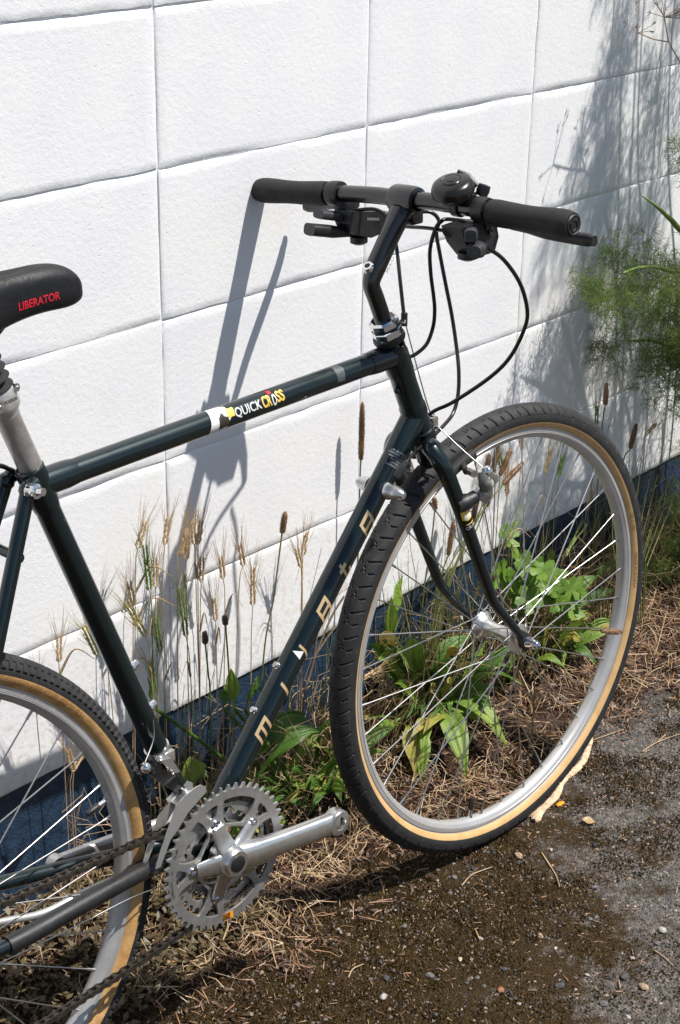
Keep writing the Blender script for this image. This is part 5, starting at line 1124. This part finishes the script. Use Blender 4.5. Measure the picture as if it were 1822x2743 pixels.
fennel('tall fennel with bare lower stalks rising at the edge of the wall', 1.46, -.28, [
    ([(1.44, -.28, .03), (1.40, -.27, .6), (1.33, -.26, 1.15), (1.27, -.25, 1.75)], [(.62, 1.0, 4, .75, .45)]),
    ([(1.46, -.30, .03), (1.46, -.30, .6), (1.42, -.30, 1.2), (1.39, -.3, 1.85)], [(.55, 1.0, 3, .8, .5)]),
    ([(1.48, -.26, .03), (1.49, -.22, .6), (1.47, -.2, 1.1), (1.44, -.18, 1.7)], [(.5, 1.0, 3, .8, .5)]),
    ([(1.42, -.24, .03), (1.35, -.22, .5), (1.27, -.20, .95), (1.19, -.18, 1.45)], [(.75, 1.0, 2, .5, .45)]),
])
fennel('leaning fennel spreading its feathery leaves past the right edge', 1.50, -.30, [
    ([(1.48, -.30, .03), (1.44, -.29, .5), (1.27, -.26, .90), (1.10, -.23, 1.14)], [(.55, 1.0, 7, .55, .5)]),
    ([(1.50, -.31, .03), (1.42, -.29, .5), (1.25, -.24, .80), (1.09, -.21, .97)], [(.5, 1.0, 7, .55, .5)]),
    ([(1.52, -.33, .03), (1.38, -.33, .42), (1.22, -.30, .66), (1.13, -.28, .80)], [(.55, 1.0, 6, .5, .5)]),
], None, 1.9)
fennel('dark low fennel growth at the foot of the wall on the right', 1.40, -.12, [
    ([(1.40, -.12, .03), (1.34, -.14, .13), (1.26, -.15, .22)], [(.1, 1.0, 12, .5, .85)]),
    ([(1.42, -.12, .03), (1.42, -.16, .13), (1.38, -.19, .24)], [(.1, 1.0, 12, .5, .85)]),
    ([(1.38, -.10, .03), (1.28, -.08, .10), (1.16, -.08, .16)], [(.2, 1.0, 9, .42, .85)]),
])
for k_, (x0, x1, y_, zt_) in enumerate(((1.34, 1.12, -.11, 1.5), (1.36, 1.22, -.13, 1.7), (1.44, 1.30, -.10, 1.6))):
    r_f = empty('fennel_stalk', (x0, y_, gz(x0, y_))); tag(r_f, ('thin leafless fennel stalk leaning left just past the right edge', 'thin fennel stalk rising behind the leaning leafless one', 'rearmost thin fennel stalk close to the wall at right')[k_], 'fennel', 'thin fennel stalks'); gg = r_f.location
    qq = catmull([Vector((x0, y_, gz(x0, y_))) - gg, Vector((x0 * .6 + x1 * .4 + .06, y_ - .02, zt_ * .45)) - gg, Vector((x1 + .03, y_ - .03, zt_ * .75)) - gg, Vector((x1, y_ - .03, zt_)) - gg], 7)
    MB().sweep(qq, [.0034 - .0022 * i_ / len(qq) for i_ in range(len(qq))], 8).build('stem', M['fennel_stem'], r_f, 180)
    put_frond(r_f, qq[-1], (-.2, -.1, 1), .42); put_frond(r_f, qq[-6], (-.7, -.2, .6), .38)
# arching stems and the bare green shoot
sh = empty('fennel_shoot', (1.30, -.16, gz(1.30, -.16))); tag(sh, 'bare green fennel shoot bending towards the right grip', 'fennel'); g = sh.location
q = catmull([Vector((1.30, -.16, .06)), Vector((1.27, -.16, .45)), Vector((1.16, -.155, .72)), Vector((1.051, -.15, .812)), Vector((1.016, -.15, .836)), Vector((.974, -.15, .862)), Vector((.93, -.15, .885))], 6); n = len(q)
MB().sweep([p - g for p in q], [.0062 - .0055 * (k / n) ** 2 for k in range(n)], 10).build('stem', M['fennel_stem'], sh, 180)
# dry umbel
um = empty('dry_umbel', (1.30, -.10, gz(1.30, -.10))); tag(um, 'dry leafless fennel umbel high at the right edge', 'fennel'); g = um.location
segs = []
def um_stem(pts):
    for a, b_ in zip(pts[:-1], pts[1:]): segs.append((np.array(a) - np.array(g), np.array(b_) - np.array(g), .0014, .0011))
um_stem([(1.30, -.10, .05), (1.24, -.10, .6), (1.16, -.10, .95), (1.091, -.10, 1.079), (1.048, -.1, 1.116), (1.027, -.1, 1.158)]); um_stem([(1.048, -.1, 1.116), (1.001, -.1, 1.125), (.952, -.1, 1.14)])
for c, n in (((1.027, -.1, 1.158), 16), ((.952, -.1, 1.14), 6)):
    c = np.array(c) - np.array(g)
    for k in range(n):
        d = rv(1); d[2] = abs(d[2]) * .7; d /= np.linalg.norm(d); e = c + d * rng.uniform(.02, .045); segs.append((c, e, .0007, .0006))
        for j in range(4):
            d2 = d + rv(.5); segs.append((e, e + d2 / np.linalg.norm(d2) * .008, .0005, .0008))
link('stem', thread_mesh('stem', segs, M['twig']), um)

# ---------------------------------------------------------------- litter, straw, moss and grit (uncountable)
def ribbons(name, n, xy, L, w, lift, tilt, mat, label, cat, curl=.3, dens=None):
    X = []; 
    x, y = xy(n); z = ground_z(x, y) + nrg.uniform(.0005, lift, len(x)); n = len(x)
    a = nrg.uniform(0, 2 * np.pi, n); el = nrg.normal(0, tilt, n); Ls = nrg.uniform(*L, n); ws = nrg.uniform(*w, n)
    d = np.stack([np.cos(a) * np.cos(el), np.sin(a) * np.cos(el), np.sin(el)], -1); s = np.stack([-np.sin(a), np.cos(a), nrg.normal(0, .5, n)], -1)
    c = np.stack([x, y, z], -1); bend = np.stack([nrg.normal(0, curl, n), nrg.normal(0, curl, n), np.abs(nrg.normal(0, curl, n))], -1) * Ls[:, None] * .3
    p0 = c - d * Ls[:, None] / 2; p1 = c + bend; p2 = c + d * Ls[:, None] / 2; hw = s * ws[:, None] / 2
    for p in (p0, p2):
        gzv = ground_z(p[:, 0], p[:, 1]) + .0006; p[:, 2] = np.maximum(p[:, 2], gzv)
    p0[:, 1] = np.minimum(p0[:, 1], -.002); p2[:, 1] = np.minimum(p2[:, 1], -.002); p1[:, 1] = np.minimum(p1[:, 1], -.002)
    V = np.stack([p0 - hw, p0 + hw, p1 + hw, p1 - hw, p2 + hw * .5, p2 - hw * .5], 1).reshape(-1, 3)
    b = np.arange(n)[:, None] * 6; F = np.concatenate([b + np.array([[0, 1, 2, 3]]), b + np.array([[3, 2, 4, 5]])], 0)
    o = link(name, np_mesh(name, V, F, mat), None); tag(o, label, cat, kind='stuff'); return o
def band(x0, x1, y0, y1, edge=.06):
    def f(n):
        x = nrg.uniform(x0, x1, n); y = nrg.uniform(y0, y1, n); e = y0 + edge * (1 + np.sin(x * 13) * .5 + .5 * np.sin(x * 37 + 1)) * nrg.uniform(0, 2, n)
        cl = np.sin(x * 23 + 2 * np.sin(y * 31)) * np.sin(y * 29 + 1.7 * np.sin(x * 17)) + .5 * np.sin(x * 57 + y * 41); k = (y > e) & (nrg.uniform(0, 1, n) < np.clip(.25 + (x + .32) * 3.2, .25, 1)) & (nrg.uniform(-.9, .9, n) < cl + .55); return x[k], y[k]
    return f
ribbons('dry_straw', 11500, band(-.75, 1.9, -.36, -.004, .09), (.010, .042), (.0006, .0015), .012, .22, M['litter'], 'loose dry straw matted on the soil along the wall', 'straw')
ribbons('pale_straw', 4200, band(-.6, 1.3, -.30, -.02, .03), (.02, .07), (.0006, .0013), .035, .45, M['straw'], 'pale dry grass blades standing in the straw', 'straw', .5)
ribbons('dark_litter', 16000, band(-.75, 1.9, -.37, -.004, .08), (.004, .018), (.0012, .004), .007, .3, M['litter_dark'], 'dark crumbled plant litter on the soil by the wall', 'litter')
ribbons('straw_flecks', 2600, lambda n: (nrg.uniform(-.7, 1.6, n), -.30 - np.abs(nrg.normal(0, .26, n))), (.002, .013), (.0004, .0011), .003, .25, M['litter'], 'small straw flecks scattered over moss and asphalt', 'straw', .12)
# standing dry grass close to the wall
def dry_grass():
    V, F = [], []
    spots = [(-.06, .06, 60), (.30, .09, 85), (.05, .1, 70), (.45, .12, 110), (.62, .10, 100), (.80, .12, 120), (1.0, .12, 120), (1.18, .1, 80), (-.28, .05, 14)]
    for cx, sp, n in spots:
        for _ in range(n):
            x = rng.gauss(cx, sp); y = rng.uniform(-.13, -.015); h = abs(rng.gauss(.145, .07)) + .04; z = gz(x, y)
            p = np.array([x, y, z]); lean = np.array([rng.gauss(0, .3), rng.gauss(-.1, .18), 1.0]); k = 5
            for i in range(k):
                d = lean + np.array([rng.gauss(0, .35), rng.gauss(0, .22), -.42 * i * rng.random()]); e = p + d / np.linalg.norm(d) * h / k
                if e[1] > -.006: e[1] = -.006
                tri_tube(V, F, p, e, .0009 - .00012 * i, .0009 - .00012 * (i + 1)); p = e
    for cx, sp, n in ((.0, .08, 22), (.22, .08, 34), (.45, .15, 40), (.75, .12, 36), (1.0, .1, 26)):
        for _ in range(n):
            x = rng.gauss(cx, sp); y = rng.uniform(-.12, -.03); p = np.array([x, y, gz(x, y) + rng.uniform(.02, .13)]); a = rng.uniform(0, 6.28); el = rng.uniform(-.3, 1.2); da = rng.uniform(-.9, .9); de = rng.uniform(-.9, .3)
            for i in range(8):
                d = np.array([math.cos(a) * math.cos(el), math.sin(a) * math.cos(el) * .6, math.sin(el)]); e = p + d * .008; a += da; el += de * .6
                if e[1] > -.006: e[1] = -.006
                tri_tube(V, F, p, e, .0011, .0010); p = e
    o = link('dry_grass', np_mesh('dry_grass', V, F, M['straw'], True)); tag(o, 'dry tangled grass standing along the navy footing', 'grass', kind='stuff')
    V, F = [], []
    for cx, sp, n in [(-.04, .05, 22), (.52, .06, 70), (.66, .06, 30), (.25, .06, 20), (.95, .1, 26), (1.15, .08, 24)]:
        for _ in range(n):
            x = rng.gauss(cx, sp); y = rng.uniform(-.13, -.03); h = abs(rng.gauss(.17, .07)) + .04; z = gz(x, y)
            p = np.array([x, y, z]); lean = np.array([rng.gauss(.05, .16), rng.gauss(0, .08), 1.0]); k = 5
            for i in range(k):
                d = lean + np.array([rng.gauss(0, .05), rng.gauss(0, .05), 0]); e = p + d / np.linalg.norm(d) * h / k
                if e[1] > -.006: e[1] = -.006
                tri_tube(V, F, p, e, .0014 - .0002 * i, .0014 - .0002 * (i + 1)); p = e
    o = link('green_grass', np_mesh('green_grass', V, F, M['culm'], True)); tag(o, 'thin green grass blades rising among the weeds', 'grass', kind='stuff')
dry_grass()
# low dark weeds behind the rear wheel
def low_weeds():
    V, F = [], []; n = 2600
    for _ in range(n):
        x = rng.uniform(-.5, -.02); y = rng.uniform(-.24, -.03); z = gz(x, y) + rng.uniform(.0, .03); a = rng.uniform(0, 6.28); L = rng.uniform(.008, .02); w = L * .45
        d = np.array([math.cos(a), math.sin(a), rng.uniform(-.1, .7)]); s = np.array([-math.sin(a), math.cos(a), rng.gauss(0, .3)]); p = np.array([x, y, z]); o = len(V)
        V += [p, p + d * L * .5 + s * w * .5, p + d * L, p + d * L * .5 - s * w * .5]; F.append((o, o + 1, o + 2, o + 3))
    o = link('low_weeds', np_mesh('low_weeds', V, F, M['leaf5'])); tag(o, 'small leafy ground weeds behind the rear wheel', 'weeds', kind='stuff')
low_weeds()
def grit():
    n = 8500; x = nrg.uniform(-.5, 1.5, n); y = -.26 - np.abs(nrg.normal(0, .34, n)); k = (y > -1.25); x, y = x[k], y[k]; n = len(x)
    r = nrg.gamma(2.2, .00055, n) + .0006; r = np.minimum(r, .0048); z = ground_z(x, y) + r * .25
    base = np.array([[1, 0, 0], [0, 1, 0], [-1, 0, 0], [0, -1, 0], [0, 0, 1], [0, 0, -1]], float)
    J = base[None] * nrg.uniform(.6, 1.25, (n, 6, 1)); a = nrg.uniform(0, 6.28, n); c, s = np.cos(a)[:, None], np.sin(a)[:, None]
    Vx = J[..., 0] * c - J[..., 1] * s; Vy = J[..., 0] * s + J[..., 1] * c; Vz = J[..., 2] * .75
    V = np.stack([Vx, Vy, Vz], -1) * r[:, None, None] + np.stack([x, y, z], -1)[:, None]
    tri = np.array([[0, 1, 4], [1, 2, 4], [2, 3, 4], [3, 0, 4], [1, 0, 5], [2, 1, 5], [3, 2, 5], [0, 3, 5]])
    F = (np.arange(n)[:, None, None] * 6 + tri[None]).reshape(-1, 3)
    me = np_mesh('grit', V.reshape(-1, 3), F, M['peb0'])
    for i in (1, 2, 3): me.materials.append(M['peb%d' % i])
    me.polygons.foreach_set('material_index', np.repeat(nrg.choice(4, n, p=[.5, .22, .14, .14]), 8).astype(np.int32)); me.update()
    tag(link('grit', me), 'fine loose grit scattered over the old asphalt', 'grit', kind='stuff')
grit()
def moss():
    n = 110000; x = nrg.uniform(-.5, 1.3, n); y = -.24 - np.abs(nrg.normal(0, .26, n)); t = x - y
    f = (np.sin(x * 14 + 2 * np.sin(y * 11)) * np.sin(y * 17 + 1.5 * np.sin(x * 9)) + .6 * np.sin(x * 41 + y * 23) * np.sin(y * 37)) * .28 + .5
    k = (f > .27 + (t - .55) * .55 + nrg.normal(0, .05, n)) & (y > -1.1); x, y = x[k], y[k]; n = len(x); z = ground_z(x, y)
    a = nrg.uniform(0, 6.28, n); h = nrg.uniform(.0015, .0042, n); w = nrg.uniform(.0010, .0024, n); ca, sa = np.cos(a), np.sin(a); lx, ly = nrg.normal(0, .0012, n), nrg.normal(0, .0012, n)
    V = np.stack([np.stack([x - ca * w, y - sa * w, z], -1), np.stack([x + ca * w, y + sa * w, z], -1), np.stack([x + lx, y + ly, z + h], -1), np.stack([x - sa * w, y + ca * w, z], -1)], 1).reshape(-1, 3)
    b = np.arange(n)[:, None] * 4; F = np.concatenate([b + np.array([[0, 1, 2]]), b + np.array([[1, 3, 2]]), b + np.array([[3, 0, 2]])], 0)
    tag(link('moss', np_mesh('moss', V, F, M['moss'])), 'brown green moss growing over the asphalt', 'moss', kind='stuff')
moss()

# ---------------------------------------------------------------- loose things on the ground
def pebble_mesh(seed, mat):
    bm = bmesh.new(); bmesh.ops.create_icosphere(bm, subdivisions=2, radius=1)
    for v in bm.verts:
        k = 1 + .28 * mnoise.noise(v.co * 1.3 + Vector((seed * 7, 0, 0))) + .10 * mnoise.noise(v.co * 4 + Vector((seed, 3, 0))); v.co = Vector((v.co.x * k * 1.15, v.co.y * k * .85, v.co.z * k * .65))
    me = bpy.data.meshes.new('pebble'); bm.to_mesh(me); bm.free(); me.materials.append(mat); me.shade_smooth(); me.set_sharp_from_angle(angle=R_(28)); return me
PEB = [((-0.04, -0.462, -0.006), 0.009, 2), ((-0.009, -0.44, -0.005), 0.009, 1), ((0.218, -0.683, 0.0), 0.011, 1), ((0.218, -0.714, 0.0), 0.011, 3), ((0.14, -0.629, -0.001), 0.01, 1), ((0.341, -0.666, 0.003), 0.01, 2), ((0.153, -0.692, -0.001), 0.009, 0), ((0.498, -0.521, 0.007), 0.007, 0), ((0.44, -0.48, 0.006), 0.008, 4), ((0.076, -0.575, -0.003), 0.009, 5), ((0.229, -0.37, 0.001), 0.008, 0), ((0.384, -0.437, 0.004), 0.005, 2), ((0.091, -0.492, -0.003), 0.006, 6), ((0.356, -0.538, 0.004), 0.007, 0), ((0.337, -0.41, 0.003), 0.011, 3), ((0.312, -0.677, 0.003), 0.007, 0), ((0.201, -0.577, 0.0), 0.005, 2), ((0.29, -0.575, 0.002), 0.006, 0), ((0.145, -0.486, -0.001), 0.006, 2), ((0.207, -0.546, 0.0), 0.008, 3), ((0.186, -0.642, -0.0), 0.005, 2), ((0.115, -0.552, -0.002), 0.006, 1), ((0.036, -0.482, -0.004), 0.009, 0), ((0.155, -0.73, -0.001), 0.006, 2), ((0.23, -0.184, 0.001), 0.009, 1), ((0.163, -0.235, -0.001), 0.007, 2)]
PN = ['grey', 'dark grey', 'whitish', 'tan', 'black', 'reddish', 'cream']
PLAB = ['whitish pebble on moss at the bottom left', 'dark grey pebble just above the whitish one at bottom left', 'dark grey pebble on bare asphalt beside the tan pebble', 'large tan pebble near the bottom right', 'dark grey pebble on moss left of the pair at bottom right', 'whitish pebble at the right edge of the asphalt', 'grey pebble low on the asphalt below the dark pair', 'small grey pebble on bare asphalt right of the wheel', 'black lump on asphalt right of the front wheel', 'reddish stone on moss near the bottom', 'grey pebble just below the front tyre shadow', 'small whitish pebble on moss right of the tyre contact', 'cream pebble on bare patch below the front wheel', 'grey pebble at the edge of moss and asphalt', 'brownish flat stone right of the tyre contact', 'small grey pebble under the right edge whitish one', 'small whitish pebble on grey asphalt right of centre', 'small grey pebble above the small whitish one right of centre', 'small whitish pebble beside a tiny straw', 'small tan pebble on the moss edge right of centre', 'small whitish pebble between dark and reddish stones', 'small dark grey pebble right of the cream one', 'grey pebble on the bare patch right of the dark corner pebble', 'tiny whitish pebble low at the right bottom corner', 'dark grey pebble below the pedal end of the crank', 'whitish pebble in the wheel shadow under the crank']
for i, (p, s, c) in enumerate(PEB):
    o = link('pebble', pebble_mesh(i, M['peb%d' % c])); o.scale = (s * .62,) * 3; o.location = (p[0], p[1], gz(p[0], p[1]) + s * .25); o.rotation_euler = (0, 0, rng.uniform(0, 6))
    tag(o, PLAB[i], 'pebble', 'pebbles on the old asphalt')
def strip(pts, w0, w1, seed):
    rr = random.Random(seed); c = catmull(pts, 7); n = len(c); b = MB(); vs = []; m = 7
    for i, p in enumerate(c):
        tg = (c[min(n - 1, i + 1)] - c[max(0, i - 1)]).normalized(); sd = Vector((-tg.y, tg.x, 0)).normalized(); t = i / (n - 1); w = (w0 + (w1 - w0) * t) * (.92 + .16 * rr.random()) * (1 if 0 < i < n - 1 else .5); off = rr.uniform(-.0005, .0005)
        for j in range(m):
            s = -1 + 2 * j / (m - 1); vs.append(p + sd * (s * w / 2 + off) + Vector((0, 0, .0035 * (1 - s * s) + .0018 * mnoise.noise((p.x * 90, p.y * 90 + s * 3, seed)) + .001)))
    top = len(vs)
    vs += [Vector((v.x, v.y, v.z - .003)) for v in vs[:top]]
    fs = [(i * m + j, i * m + j + 1, (i + 1) * m + j + 1, (i + 1) * m + j) for i in range(n - 1) for j in range(m - 1)]; fs += [tuple(top + q for q in reversed(f)) for f in fs]
    fs += [(i * m, (i + 1) * m, top + (i + 1) * m, top + i * m) for i in range(n - 1)] + [(i * m + m - 1, top + i * m + m - 1, top + (i + 1) * m + m - 1, (i + 1) * m + m - 1) for i in range(n - 1)]
    b.add(vs, fs); return b
bk = empty('bark_strip', (.55, -.345, gz(.55, -.345))); tag(bk, 'long pale strip of peeled bark lying against the front tyre', 'bark')
BARK = [[(0.686, -0.303, 0.011), (0.628, -0.33, 0.01), (0.594, -0.339, 0.009), (0.547, -0.341, 0.008), (0.501, -0.359, 0.007), (0.461, -0.363, 0.006), (0.425, -0.374, 0.005)],[(0.463, -0.361, 0.006), (0.443, -0.36, 0.006), (0.426, -0.357, 0.005)]]
g_ = bk.location
strip([Vector((x, y, gz(x, y) + .002)) - g_ for x, y, z in BARK[0]], .010, .016, 3).build('bark_piece', M['bark'], bk, 40)
strip([Vector((x, y, gz(x, y) + .0035)) - g_ for x, y, z in BARK[1]], .012, .007, 5).build('bark_piece', M['bark'], bk, 40)
cp = link('orange_chip', pebble_mesh(77, M['orange_print'])); cp.scale = (.008, .0055, .0035); cp.location = ((0.492, -0.377, 0.007)[0], (0.492, -0.377, 0.007)[1], gz((0.492, -0.377, 0.007)[0], (0.492, -0.377, 0.007)[1]) + .0015); tag(cp, 'small orange chip on the asphalt beside the bark strip', 'chip')
TW = [[(0.977, -0.264, 0.024), (0.928, -0.26, 0.023), (0.826, -0.295, 0.021)], [(0.708, -0.392, 0.018), (0.75, -0.395, 0.019), (0.799, -0.409, 0.02)], [(0.781, -0.392, 0.02), (0.75, -0.395, 0.019)], [(0.677, -0.31, 0.017), (0.745, -0.33, 0.019)], [(1.033, -0.135, 0.026), (1.042, -0.173, 0.026), (1.054, -0.206, 0.026)], [(1.148, -0.163, 0.028), (1.0, -0.231, 0.025)], [(0.366, -0.432, 0.008), (0.337, -0.479, 0.007), (0.317, -0.501, 0.007)], [(0.22, -0.391, 0.005), (0.251, -0.386, 0.005), (0.287, -0.397, 0.006)], [(-0.045, -0.402, -0.002), (-0.027, -0.395, -0.001), (-0.01, -0.399, -0.001)], [(0.155, -0.468, 0.003), (0.142, -0.486, 0.003)], [(0.294, -0.682, 0.006), (0.29, -0.702, 0.006), (0.283, -0.721, 0.006)], [(0.206, -0.681, 0.004), (0.193, -0.692, 0.004)], [(0.084, -0.259, 0.001), (0.121, -0.261, 0.002), (0.151, -0.259, 0.003)], [(0.214, -0.175, 0.004), (0.178, -0.219, 0.004)]]
TL = ['bent straw lying on dark litter right of the front tyre', 'long forked straw on asphalt at the right edge', 'short straw crossing the forked straw on asphalt', 'straw pointing away from the front tyre on moss', 'dead twig lying behind the front tyre on litter', 'thin dark straw in the shaded litter at right',
      'bent straw on moss right of the front wheel contact', 'curved straw on moss below the front wheel', 'kinked straw on moss near the bottom edge', 'tiny straw on bare asphalt below the front wheel', 'curved straw on bare asphalt at the right edge', 'short straw beside the dark and tan pebbles', 'straw lying in the wheel shadow', 'upright leaning straw below the crank arm']
for i, pts in enumerate(TW):
    p0 = Vector(pts[0]); g_ = Vector((p0.x, p0.y, gz(p0.x, p0.y))); o = MB()
    q = catmull([Vector((x, y, gz(x, y) + .003)) - g_ for x, y, z in pts], 5)
    ob = o.sweep(q, [.0012 - .0006 * k / len(q) for k in range(len(q))], 6).build('straw_stem', M['twig'] if i == 4 else M['straw'], None, 180); ob.location = g_; tag(ob, TL[i], 'straw')
def dead_leaf(x, y, s, lab, seed, mat='dead_leaf'):
    rr = random.Random(seed); vs = []; n, m = 10, 6
    for i in range(n + 1):
        t = i / n; w = math.sin(math.pi * min(1, t * .97 + .03)) ** .8 * .38
        for j in range(m + 1):
            q = -1 + 2 * j / m; vs.append(Vector((t - .5, q * w, .10 * q * q + .07 * mnoise.noise((t * 4, q * 2, seed)))) * s)
    b = MB(); b.add(vs, [(i * (m + 1) + j, i * (m + 1) + j + 1, (i + 1) * (m + 1) + j + 1, (i + 1) * (m + 1) + j) for i in range(n) for j in range(m)])
    o = b.build('dead_leaf', M[mat], None, 180, False); o.location = (x, y, gz(x, y) + .004); o.rotation_euler = (rr.uniform(-.2, .2), rr.uniform(-.2, .2), rr.uniform(0, 6)); tag(o, lab, 'leaf')
LV = [(-0.162, -0.229, -0.006), (-0.111, -0.073, -0.005), (-0.186, -0.199, -0.007), (0.001, -0.138, -0.003), (0.481, -0.439, 0.007)]
for i, (p, s, lab, mt) in enumerate(zip(LV, (.032, .045, .038, .02, .022), ('pale oval dead leaf on straw below the chainring', 'crumpled whitish leaf behind the right chain stay', 'brown curled leaf between rear tyre and chain', 'small tan leaf under the chainring', 'torn pale scrap on asphalt right of the front wheel'), ('ear_tan', 'straw', 'dead_leaf', 'ear_tan', 'straw'))): dead_leaf(p[0], p[1], s, lab, i, mt)
dead_leaf(-.235, -.05, .05, 'dry brown leaf hanging low against the navy footing at left', 12)
